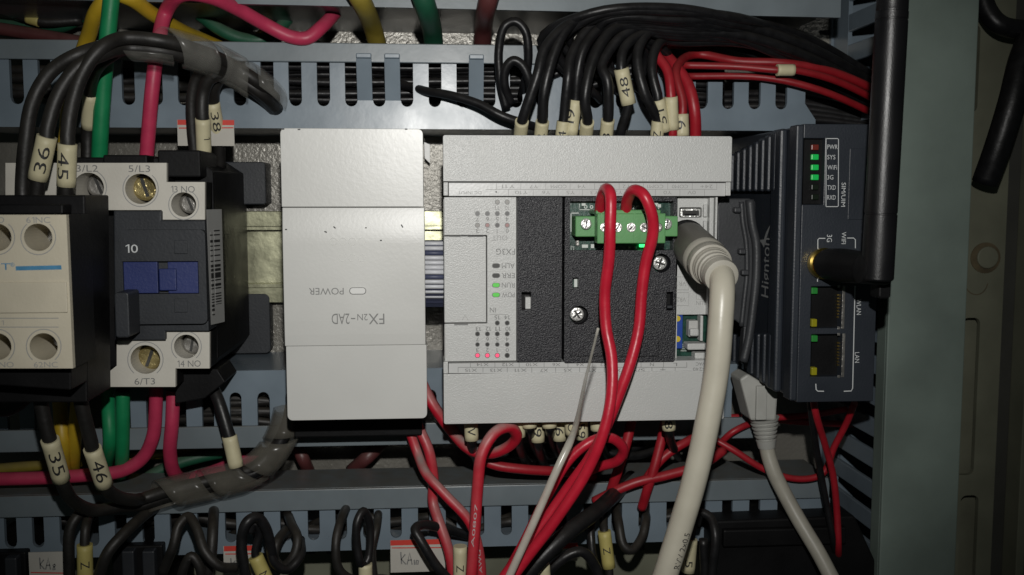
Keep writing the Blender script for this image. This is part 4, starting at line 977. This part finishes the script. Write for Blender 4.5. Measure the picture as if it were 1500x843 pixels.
# ------------------------------------------------------------------ lower left
wire('power_wire', [(86, 560, 52), (88, 600, 50), (92, 650, 52), (96, 700, 36), (90, 730, 12)], 4.7, 'yellow', 'yellow wire below the contactor, left of the two')
wire('power_wire', [(117, 560, 56), (112, 610, 54), (108, 660, 48), (107, 700, 30), (110, 730, 10)], 4.7, 'yellow', 'yellow wire below the contactor, right of the two, partly hidden')
wire('power_wire', [(158, 556, 52), (159, 600, 50), (161, 645, 50), (155, 680, 36), (140, 715, 20)], 4.7, 'green', 'green wire below the contactor, left of the two')
wire('power_wire', [(180, 572, 54), (180, 620, 52), (179, 670, 46), (174, 710, 22)], 4.7, 'green', 'green wire below the contactor, right of the two')
wire('power_wire', [(229, 556, 52), (228, 600, 50), (224, 640, 48), (208, 672, 46), (178, 690, 46), (130, 696, 46), (70, 700, 46), (0, 702, 46), (-40, 703, 46)], 4.7, 'pink', 'pink-red wire curving away to the left below the contactor')
wire('power_wire', [(254, 572, 54), (252, 620, 54), (249, 660, 50), (254, 690, 44), (268, 702, 36), (300, 695, 26), (360, 672, 18), (420, 650, 14)], 4.7, 'pink', 'pink-red wire turning right behind the lower wrap')
wire('power_wire', [(195, 712, 22), (245, 685, 20), (300, 668, 18), (380, 655, 14)], 4.6, 'green_d', 'dark green wire lying in the gap below the contactor')
wire('power_wire', [(-30, 690, 16), (80, 680, 16), (200, 668, 16), (330, 655, 10)], 4.2, 'yellow_d', 'olive wire lying in the gap below the contactor')
wire('power_wire', [(432, 645, 10), (442, 668, 20), (452, 690, 14)], 5.0, 'brown', 'short dark red wire dipping behind the dusty bottom duct, near the wrap')
wire('power_wire', [(560, 648, 12), (540, 668, 20), (515, 690, 14)], 5.4, 'brown', 'short dark red wire dipping behind the dusty bottom duct, under the expansion module')
wrapL = [(205, 736, 62), (250, 722, 60), (310, 708, 58), (362, 694, 58), (398, 664, 56), (418, 625, 55), (430, 575, 54)]
def into_low(dx, dy, dh): return [(x + dx, y + dy, h + dh) for x, y, h in wrapL]
wire('control_wire', [(52, 545, 98), (60, 590, 96), (72, 643, 94), (90, 704, 88), (108, 735, 80), (140, 748, 72), (175, 742, 66)] + into_low(0, 4, -2), 4.15, 'bdust', 'dusty black wire with marker sleeve 35, left of the two below the contact block', None, [(((73, 644, 94), (90, 703, 88), 5.3, '35'), dict(th=3.5, tlen=8.2))])
wire('control_wire', [(110, 545, 98), (121, 600, 96), (136, 657, 92), (153, 711, 86), (172, 728, 78), (196, 733, 70)] + into_low(3, -5, 1), 4.15, 'bdust', 'dusty black wire with marker sleeve 46, tilted, right of the two below the contact block', None, [(((135, 657, 92), (153, 711, 86), 5.3, '46'), dict(th=3.5, tlen=8.2))])
wire('control_wire', [(306, 556, 54), (321, 590, 58), (335, 638, 60), (345, 685, 60), (356, 697, 60), (378, 690, 58)] + into_low(2, 2, 2)[4:], 4.2, 'bwire', 'black wire with blank marker sleeve entering the lower wrap', None, [(((336, 639, 60), (346, 684, 60), 5.0), {})])
spiral('spiral_wrap', wrapL, 5.0, 14.5, 12.5, 'wrap_dusty', 'dusty clear spiral wrap round the lower black wires', phase=2.0)
wire('control_wire', [(-30, 590, 56), (10, 600, 56), (45, 575, 58), (80, 545, 62)], 5, 'bdust', 'dusty black wire crossing the bottom left of the contact block')

# ------------------------------------------------------------------ red wires at the bottom centre
RD = 3.7
rw1 = wire('signal_wire', [(618, 560, 52), (632, 590, 55), (660, 630, 56), (690, 660, 64), (722, 664, 70), (748, 652, 74), (757, 638, 78), (746, 626, 82), (725, 634, 86), (706, 665, 88), (700, 710, 88), (696, 770, 88), (690, 850, 88), (686, 900, 88)], RD, 'red_dusty', 'dusty red wire making a pale loop below the controller')
wire('signal_wire', [(626, 575, 48), (640, 600, 50), (662, 628, 52), (690, 662, 56), (720, 680, 58), (770, 688, 58), (830, 692, 54), (870, 700, 46)], RD - 0.3, 'red_thin', 'red wire running level behind the pale loop')
wrap_text('A0807', (692, 800, 88), (698, 735, 88), RD, rw1, 'soft_white_print', 14, 0.95)
rw2 = wire('signal_wire', [(588, 600, 52), (600, 632, 54), (613, 668, 56), (625, 695, 64), (655, 728, 68), (688, 765, 70), (703, 815, 70), (706, 880, 70)], RD - 0.3, 'red_dusty', 'dusty red wire crossing to the right below the expansion module')
wrap_text('AWG', (705, 845, 70), (701, 795, 70), RD - 0.3, rw2, 'soft_white_print', 8, 0.95)
wire('signal_wire', [(600, 600, 54), (614, 628, 56), (628, 660, 58), (635, 700, 58), (634, 735, 58), (645, 770, 62), (658, 810, 64), (668, 880, 64)], RD - 0.1, 'red_dusty', 'dusty red wire hanging straight down below the expansion module')
wire('signal_wire', [(720, 880, 92), (765, 800, 92), (805, 720, 92), (835, 672, 92), (868, 646, 92), (895, 642, 90), (913, 658, 86), (905, 675, 82), (878, 684, 76), (840, 700, 66)], RD - 0.4, 'red_wire', 'red wire making a small loop beside the pair below the controller')
wire('signal_wire', [(745, 880, 86), (785, 800, 86), (825, 730, 86), (862, 672, 88), (886, 630, 94), (900, 590, 96)], RD - 0.5, 'red_thin', 'red wire half hidden between the pair below the controller')
wire('signal_wire', [(928, 600, 56), (920, 640, 57), (905, 690, 57), (895, 718, 54)], RD - 0.1, 'red_thin', 'red wire coming down from the right half of the controller')
wire('signal_wire', [(978, 600, 56), (970, 640, 56), (957, 690, 57), (948, 718, 56), (940, 745, 52)], RD - 0.2, 'red_thin', 'red wire coming down beside the ivory cable')
wire('signal_wire', [(870, 735, 54), (900, 720, 56), (935, 706, 57), (975, 697, 57), (1030, 680, 56), (1060, 660, 52)], RD - 0.3, 'red_thin', 'red wire running level behind the ivory cable')
wire('signal_wire', [(940, 712, 54), (970, 672, 52), (1010, 645, 50), (1080, 620, 34)], RD - 0.4, 'red_thin', 'dark red wire rising to the right behind the ivory cable')
wire('thin_wire', [(1050, 655, 44), (1075, 632, 48), (1120, 615, 44), (1190, 608, 42), (1240, 600, 40)], 2.4, 'red_thin', 'thin red wire behind the network plug, upper one')
wire('thin_wire', [(1050, 612, 34), (1100, 612, 34), (1170, 618, 30), (1250, 622, 26)], 2.6, 'red_thin', 'thin red wire behind the network plug, lower one')
wire('thin_wire', [(1040, 640, 50), (1075, 660, 53), (1120, 688, 54), (1170, 702, 54), (1205, 694, 54), (1222, 655, 56), (1240, 620, 60), (1252, 590, 66)], 2.4, 'red_thin', 'thin red wire sagging below the gateway and rising at its right')
wire('thin_wire', [(1190, 580, 78), (1196, 610, 76), (1208, 650, 70), (1220, 695, 66), (1226, 750, 63), (1228, 800, 62), (1228, 822, 48)], 2.4, 'red_thin', 'thin red wire hanging from the bottom of the gateway')
wire('thin_wire', [(1186, 580, 76), (1190, 620, 72), (1198, 670, 66), (1211, 740, 63), (1221, 795, 62), (1223, 818, 48)], 2.3, 'bwire', 'thin black wire hanging from the bottom of the gateway')

# ------------------------------------------------------------------ wires at the top of the controller
top_w = [  # x at the terminal, path height offset, sleeve top y, print
    (762, 178, '5', (782, 120), (806, 62), (850, 28)), (792, 178, '2', (802, 120), (818, 60), (862, 22)),
    (823, 178, '4', (826, 120), (838, 66), (880, 30)), (858, 179, 'O', (862, 130), (868, 80), (905, 40)),
    (888, 176, '3', (886, 130), (888, 85), (925, 44)), (962, 178, 'Z', (950, 130), (930, 85), (955, 45))]
for i, (x, ys, s, a_, b_, c_) in enumerate(top_w):
    hh = 68 - 2 * (i % 3); a_ = (a_[0] + (5, -4, 6, -5, 4, -6)[i], a_[1] + (-8, 10, -4, 12, -10, 6)[i]); b_ = (b_[0] + (-6, 8, 0, 7, -6, 4)[i], b_[1] + (6, -12, 14, -6, 10, -8)[i])
    wire('output_wire', [(x, 215, 60), (x + 1, 196, 66), (x + 3, ys, hh + 2), (a_[0], a_[1], hh + 6), (b_[0], b_[1], hh + 4), (c_[0], c_[1], hh), (980, 24 + 7 * i, hh - 4), (1090, 38 + 5 * i, hh - 8), (1190, 72 + 5 * i, hh - 14), (1300, 136 + 4 * i, 36)],
         3.5, 'bwire', 'black wire with marker sleeve at the controller top, number %s from the left' % ('one', 'two', 'three', 'five', 'six', 'seven')[i], None,
         [(((x, 200, 65), (x + 2.5, ys, hh + 2), 4.5, s), dict(th=2.6, tlen=2.6, toff=-0.35))])
wire('output_wire', [(836, 215, 61), (837, 196, 65), (843, 147, 67), (846, 110, 69), (856, 70, 69), (890, 36, 65), (1000, 30, 61), (1120, 60, 44), (1300, 150, 34)], 3.3, 'bwire', 'black wire with a long yellowish marker sleeve at the controller top', None,
     [(((836, 198, 65), (843, 147, 67), 4.5, '19'), dict(m='sleeve', th=2.8, tlen=5.5, side=0.4))])
wire('output_wire', [(906, 215, 61), (910, 190, 65), (920, 152, 69), (910, 102, 71), (915, 70, 69), (950, 48, 65), (1060, 50, 61), (1300, 165, 34)], 3.3, 'bwire', 'black wire with marker sleeve 48 high above the controller', None, [(((921, 153, 69), (910, 101, 71), 4.9, '48'), dict(th=2.8, tlen=6.5))])
wire('output_wire', [(974, 215, 61), (974, 190, 65), (965, 146, 68), (955, 100, 67), (965, 64, 63), (1040, 56, 46), (1300, 170, 34)], 3.3, 'bwire', 'black wire with a tilted marker sleeve above the right half of the controller', None, [(((975, 192, 65), (964, 146, 68), 4.2, '51'), dict(th=2.4, tlen=5))])
wire('output_wire', [(985, 215, 61), (985, 195, 65), (983, 142, 67), (978, 105, 65), (960, 76, 59), (1000, 66, 40), (1060, 84, 30)], 3.3, 'red_thin', 'red wire with a blank marker sleeve above the controller', None, [(((985, 190, 65), (983, 142, 67), 4.4), {})])
wire('output_wire', [(999, 215, 59), (999, 192, 63), (1000, 150, 63), (990, 105, 59), (1020, 80, 44), (1080, 90, 50), (1150, 93, 54), (1220, 106, 52), (1300, 140, 46)], 3.0, 'red_dark', 'red wire with marker sleeve 9 above the controller', None, [(((999, 200, 63), (998, 168, 63), 4.9, '9'), dict(th=2.8, tlen=3.0))])
wire('output_wire', [(1018, 215, 57), (1019, 192, 59), (1017, 160, 61), (1008, 125, 59), (985, 92, 53), (965, 70, 44), (990, 62, 36)], 4.0, 'red_thin', 'bare red wire, rightmost of those above the controller')
wire('output_wire', [(1000, 96, 50), (1080, 98, 54), (1140, 103, 58), (1163, 103, 58), (1220, 117, 56), (1300, 155, 46)], 2.5, 'red_dark', 'red wire with a cream sleeve running to the upright duct', None, [(((1138, 103, 58), (1163, 103, 58), 4.0), {})])
wire('output_wire', [(1000, 112, 40), (1120, 114, 50), (1200, 132, 52), (1300, 176, 44)], 2.5, 'red_dark', 'lowest red wire running to the upright duct')
random.seed(3)
for i in range(13):
    k = i / 12; j = random.uniform(-5, 5)
    wire('output_wire', [(775 + 170 * random.random(), 150 - 30 * random.random(), 50 - 8 * k), (800 + 14 * i + 3 * j, 70 + 4 * j, 60 - 10 * k), (868 + 5 * i, 20 + 24 * k + j * .5, 72 - 8 * k), (985 + j, 14 + 36 * k + j, 71 - 8 * k), (1080 + 2 * j, 24 + 36 * k - j, 66 - 10 * k), (1180, 58 + 38 * k + 1.5 * j, 48 - 10 * k), (1300, 124 + 34 * k, 34 - 10 * k)],
         2.9, 'bwire', 'black wire in the thick bundle sweeping over the controller to the upright duct', 'black wires in the top bundle')
for i in range(5):
    wire('duct_wire', [(1040, 140 + 9 * i, 24 - i), (1130, 138 + 9 * i, 25), (1200, 148 + 7 * i, 27), (1300, 172 + 4 * i, 30)], 3.2, 'bwire', 'black wire leaving the right end of the upper duct', 'black wires leaving the upper duct')
# loops and stray wire over the upper duct
wire('control_wire', [(742, 160, 50), (733, 120, 52), (731, 70, 54), (740, 38, 56), (755, 32, 56), (769, 45, 56), (774, 80, 54), (770, 115, 50), (764, 140, 42)], 3.0, 'bwire', 'black wire in a tall loop over the upper duct')
wire('control_wire', [(748, 152, 50), (739, 125, 53), (741, 100, 55), (752, 89, 56), (765, 96, 56), (775, 118, 55), (778, 150, 50)], 3.2, 'bwire', 'black wire in a small loop inside the tall one over the upper duct')
wire('control_wire', [(560, 118, 34), (600, 127, 40), (625, 134, 48), (660, 140, 53), (700, 152, 56), (735, 170, 58), (770, 182, 56), (800, 190, 40)], 3.0, 'bwire', 'stray black wire slanting out of a slot of the upper duct')
# wires inside the upper duct
random.seed(11)
for i in range(9):
    y0 = 98 + 6.4 * i; hh = 34 - 3 * (i % 3)
    wire('duct_wire', [(330, y0 + random.uniform(-4, 4), hh), (480, y0 + random.uniform(-4, 4), hh + 2), (620, y0 + random.uniform(-3, 3), hh), (760, y0 + random.uniform(-4, 4), hh + 2), (900, y0 + random.uniform(-3, 3), hh), (1060, y0 + 8, hh)], 2.7, 'bwire', 'black wire lying inside the upper duct', 'black wires inside the upper duct', step=5, sides=10)
for i in range(4):
    y0 = 104 + 12 * i
    wire('duct_wire', [(-40, y0, 30), (60, y0 + random.uniform(-5, 5), 33), (180, y0 + 3, 28), (330, y0 + random.uniform(-4, 4), 31)], 3.4, 'bdust', 'dusty black wire inside the left part of the upper duct', 'dusty wires inside the upper duct', step=5, sides=10)
for i in range(5):
    y0 = 584 + 8 * i
    wire('duct_wire', [(240, y0, 26), (340, y0 + random.uniform(-6, 6), 30), (430, y0 + random.uniform(-6, 6), 28), (600, y0, 26)], 3.2, 'bdust', 'dusty black wire inside the duct below the contactor', 'dusty wires inside the lower duct', step=5, sides=10)
for i in range(9):
    x = 60 + 118 * i; y0 = 752 + (i * 7) % 22
    wire('duct_wire', [(x - 80, y0 + 14, 30), (x - 20, y0 - 8, 36), (x + 40, y0 + random.uniform(0, 16), 36), (x + 100, y0 + random.uniform(-12, 10), 30)], 3.4, 'bdust', 'dusty black wire inside the bottom duct', 'dusty wires inside the bottom duct', step=5, sides=10)

# sleeves of the wires that come out below the controller
low_w = [(689, 645, 'V', 74), (757, 640, None, 76), (786, 647, '9', 72), (774, 626, None, 78), (803, 626, None, 78), (818, 645, '6', 72), (836, 636, 'O', 78), (850, 643, '59', 72), (874, 630, None, 76), (978, 630, '8', 72)]
od = ('first', 'second', 'fourth', 'third', 'fifth', 'sixth', 'seventh', 'eighth', 'ninth', 'last')
for i, (x, ye, s, hh) in enumerate(low_w):
    wire('input_wire', [(x, 596, hh), (x + 1, 615, hh), (x + 2, ye, hh), (x + 4, ye + 14, hh - 8), (x + 10, ye + 30, hh - 22), (x + 18, ye + 44, 14)], 3.1, 'bwire', 'short black wire with cream sleeve under the controller, %s from the left' % od[i], None,
         [(((x, 600, hh), (x + 2, ye, hh), 4.6 if s else 4.9, s) if s else ((x, 600, hh), (x + 2, ye, hh), 4.9), dict(th=2.8, tlen=2.8 if s and len(s) == 1 else 5.0, toff=0.18) if s else {})])
for i in range(5):
    x = 715 + 42 * i
    wire('input_wire', [(x - 20, 640, 20), (x, 660 + 5 * (i % 2), 30), (x + 45, 668, 28), (x + 100, 652, 20)], 3.2, 'bwire', 'black wire in the dark tangle below the controller', 'black wires tangled below the controller')

# ------------------------------------------------------------------ bottom row
RL = [(-40, 40, 812, 'leftmost'), (168, 236, 800, 'second')]
def relay(x0, x1, y0, label):
    t = thing('relay_socket', label, 'relay socket', W((x0 + x1) / 2, 860, 6))
    box('body', x0, y0, x1, 930, 1, 52, 'black', t, bevel=0.6)
    for k in range(2):
        xx = x0 + (x1 - x0) * (0.3 + 0.4 * k); box('terminal_barrier', xx - 9, y0 + 8, xx + 9, y0 + 60, 52.02, 56, 'charcoal', t, bevel=0.5)
    return t
relay(-40, 40, 810, 'black relay socket in the bottom left corner')
relay(165, 240, 800, 'black relay socket between the labels at the bottom left')
relay(640, 690, 835, 'black relay socket behind the red wires at the bottom')
t = thing('relay_socket', 'large black device body in the bottom right corner', 'relay socket', W(1160, 860, 2))
prism('body', [XZ(1042, 764, 58), XZ(1252, 756, 58), XZ(1300, 860, 58), XZ(1290, 930, 58), XZ(1042, 930, 58)], 2, 58, 'black', t, (), 0.8)
box('top_ledge', 1060, 775, 1240, 800, 58.02, 61, 'black', t, bevel=0.6)
o = tag(wbox('relay_rail', -260, 105, W(750, 930, 9).z, W(750, 795, 9).z, 0.3, 9, 'rail_beige', None, 0.4), 'dusty beige carrier rail under the bottom row of sockets', 'carrier rail')
for x in (452, 488, 935): box('slot_mark', x - 9, 806 - (6 if x > 900 else 0), x + 9, 812 - (6 if x > 900 else 0), 9.02, 9.3, 'print_dark', o, bevel=0)
def hand(parent, strokes, x, y, s, h):
    for st in strokes: lines('pen_stroke', [(x + a * s, y + b * s) for a, b in st], h, 1.9, 'print', parent)
K_ = [[(0, 0), (0.6, 8)], [(3, 1.5), (0.4, 4.8), (3.4, 8.2)]]
A_s = [[(4.2, 8.4), (6.0, 0.5), (7.6, 8.4)], [(4.8, 5.6), (7.4, 5.2)]]
E_ = [[(10.6, 4.6), (9.2, 5.4), (10.4, 6.8), (10.8, 8.4), (9.2, 8.6), (9.6, 7.0), (11, 5.6), (10.4, 4.4)]]
N9 = [[(10.6, 5.2), (9.2, 5.6), (9.8, 7.0), (10.8, 6.0), (10.6, 9.2)]]
T10 = [[(9.0, 5.2), (9.2, 8.6)], [(10.4, 5.6), (10.2, 8.2), (11.4, 8.2), (11.8, 5.8), (10.5, 5.4)]]
def note(x0, y0, x1, y1, h, label, strokes, red=True, sx=None, s=2.1, lowred=False):
    t = thing('paper_label', label, 'label', W((x0 + x1) / 2, y1, h))
    box('paper', x0, y0, x1, y1, h - 0.4, h, 'paper', t, bevel=0)
    if red:
        box('red_band', x0, y0, x1, y0 + 7.5, h + 0.02, h + 0.08, 'redpaper', t, bevel=0); lines('red_rule', [(x0 + 2, y0 + 12), (x1 - 1, y0 + 11.5)], h + 0.05, 1.6, 'redpaper', t)
    if lowred: lines('red_rule', [(x0 + 2, y0 + 30), (x1 - 1, y0 + 31)], h + 0.05, 1.6, 'redpaper', t)
    if strokes: hand(t, strokes, sx or x0 + 12, y0 + 18 if red else y0 + 8, s, h + 0.05)
    return t
note(43, 809, 99, 872, 57, 'grimy white label with handwriting in the bottom left corner', K_ + A_s + E_, red=False, sx=58, lowred=True)
note(328, 800, 372, 872, 56, 'white label with red band behind the looped wire with yellow sleeve', K_ + A_s + N9, sx=338, s=2.3)
note(572, 791, 652, 838, 56, 'white label with red band beside the hanging red wires', K_ + A_s + T10, sx=587, s=2.2)
note(824, 796, 846, 822, 54, 'scrap of red and white label right of the red wires at the bottom', None)
t = note(260, 176, 343, 214, 49, 'red and white label on the plate behind the contactor', None)

def bw(pts, label, dia=3.6, m='bdust', sl=None, name='relay_wire'):
    lift = lambda q: (q[0], q[1], q[2] + (12 if q[1] > 745 else 4))
    return wire(name, [lift(q) for q in pts], dia * 0.86, m, label, None, [((lift(a[0]), lift(a[1]), *a[2:]), *b) for a, *b in (sl or ())])
bw([(104, 880, 58), (101, 820, 60), (103, 775, 60), (115, 755, 58), (135, 750, 50)], 'dusty black wire left of the yellow N sleeve at the bottom left', 4.2)
bw([(126, 880, 62), (125, 842, 62), (124, 798, 62), (126, 770, 60), (140, 745, 50), (160, 735, 36)], 'dusty black wire with yellow sleeve N at the bottom left', 3.6, sl=[(((124, 798, 62), (125, 850, 62), 4.9, 'Z'), dict(m='sleeve_y', th=2.8, tlen=2.4, toff=0.02))])
bw([(140, 860, 60), (158, 810, 62), (182, 782, 58), (215, 752, 46), (245, 735, 30)], 'dusty black wire slanting up to the right at the bottom left', 4.4)
bw([(238, 840, 58), (254, 800, 60), (262, 770, 58), (275, 757, 56), (288, 775, 60), (300, 808, 64), (322, 830, 64), (345, 832, 60)], 'dusty black wire in a pointed arch at the bottom left', 3.8)
bw([(262, 880, 60), (268, 835, 62), (280, 815, 62), (292, 830, 62), (296, 870, 60)], 'low arched dusty wire below the pointed arch', 3.6)
bw([(314, 735, 34), (312, 770, 50), (310, 805, 54), (304, 845, 54)], 'grey dusty wire hanging left of the red banded label', 4.2)
bw([(372, 880, 64), (358, 830, 66), (354, 790, 66), (362, 765, 66), (376, 758, 64), (390, 775, 62), (398, 810, 60), (404, 840, 56)], 'black wire in a broad loop with a slanting yellow sleeve', 4.0, 'bwire')
bw([(366, 780, 62), (372, 765, 62), (380, 780, 60), (374, 812, 60), (390, 850, 60), (400, 880, 58)], 'black wire through the slanting yellow sleeve inside the broad loop', 3.2, 'bwire', [(((374, 815, 60), (391, 852, 60), 4.9, 'N'), dict(m='sleeve_y', th=2.8, tlen=2.4, toff=0.2))])
bw([(418, 745, 34), (428, 770, 46), (436, 790, 52), (430, 815, 54), (414, 830, 54), (402, 818, 54), (406, 795, 52), (420, 775, 44)], 'dusty grey wire in a round loop right of the yellow sleeve', 3.8)
bw([(395, 800, 60), (402, 825, 60), (420, 835, 58), (440, 815, 54), (440, 790, 46)], 'black wire crossing under the round loop', 3.6, 'bwire')
bw([(515, 735, 30), (500, 760, 48), (492, 795, 54), (497, 835, 54), (520, 850, 52), (560, 848, 50), (600, 860, 46)], 'dusty grey wire bending right at the bottom middle', 3.6)
bw([(530, 838, 62), (523, 800, 62), (523, 765, 62), (532, 749, 60), (541, 765, 58), (542, 800, 58), (536, 838, 60)], 'black wire in a tall narrow loop with a cream sleeve', 3.2, 'bwire', [(((535, 826, 60), (536, 860, 60), 4.6), {})])
bw([(555, 740, 30), (552, 770, 46), (545, 805, 50), (548, 850, 50)], 'dusty grey wire right of the tall narrow loop', 3.4)
bw([(668, 860, 58), (640, 830, 60), (618, 795, 60), (608, 776, 58), (620, 769, 54), (655, 776, 48), (685, 785, 40)], 'black wire loop crossing the label beside the red wires', 3.8, 'bwire')
bw([(672, 800, 60), (674, 845, 60), (674, 880, 60)], 'black wire with cream sleeve between the red wires at the bottom', 3.2, 'bwire', [(((674, 800, 62), (674, 860, 62), 4.6, 'Z'), dict(th=2.6, tlen=2.4, toff=0.0))])
bw([(925, 700, 32), (872, 750, 60), (835, 778, 70), (795, 815, 74), (750, 870, 74)], 'thick black cable also filling in the shadow below the red pair', 6.4, 'bwire', name='feeder_cable')  # black cable, also put in for the shadow of the red pair
bw([(880, 745, 40), (866, 770, 46), (868, 810, 50), (880, 870, 50)], 'black wire left of the cream N sleeve', 3.4, 'bwire')
bw([(886, 735, 36), (885, 778, 48), (892, 832, 50), (894, 880, 50)], 'dusty wire with long cream sleeve N below the ivory cable loop', 3.4, 'bdust', [(((885, 778, 49), (892, 832, 50), 4.6, 'Z'), dict(m='sleeve_y', th=2.6, tlen=2.4))])
bw([(902, 728, 34), (906, 765, 46), (914, 800, 50), (925, 806, 50), (940, 788, 46), (946, 765, 42), (944, 745, 34)], 'dusty black wire in a hanging U left of the ivory cable', 3.8)
bw([(790, 870, 56), (810, 830, 58), (850, 808, 58), (872, 830, 56), (885, 880, 56)], 'black wire arching at the bottom beside the cream sleeve', 4.2, 'bwire')
bw([(797, 846, 66), (800, 880, 66)], 'short wire with cream sleeve at the bottom under the red pair', 3.0, 'bwire', [(((796, 826, 66), (800, 880, 66), 4.2), {})])
bw([(1018, 755, 48), (1012, 792, 54), (1008, 838, 54), (1006, 880, 54)], 'black wire with cream sleeve right of the ivory cable', 3.2, 'bwire', [(((1012, 790, 56), (1008, 838, 56), 4.6, '5'), dict(th=2.6, tlen=2.4, toff=0.2))])
bw([(1020, 770, 58), (1026, 752, 58), (1040, 758, 60), (1048, 785, 64), (1044, 830, 64), (1042, 880, 64)], 'black wire looping beside the large black device', 3.6, 'bwire')
bw([(1030, 790, 62), (1032, 840, 62), (1030, 880, 62)], 'black wire hanging beside the large black device', 3.6, 'bwire')
for i in range(5):
    wire('duct_wire', [(1090 + 10 * i, 735 + 3 * i, 22), (1150, 755 + 8 * i, 28), (1215, 790 + 10 * i, 40), (1270, 830 + 12 * i, 40)], 3.0, 'bdust', 'dusty wire fanning out of the right end of the bottom duct', 'dusty wires at the right end of the bottom duct')
# cables at the far upper right
wire('supply_cable', [(1530, 20, 40), (1500, 80, 44), (1482, 150, 46), (1462, 215, 44), (1443, 268, 40)], 9.5, 'bwire', 'thick black cable hanging down in the upper right corner', sides=16)
wire('supply_cable', [(1436, -20, 36), (1446, 15, 38), (1464, 36, 40), (1500, 44, 40), (1540, 40, 40)], 7.0, 'bwire', 'black cable curving across the upper right corner', sides=16)
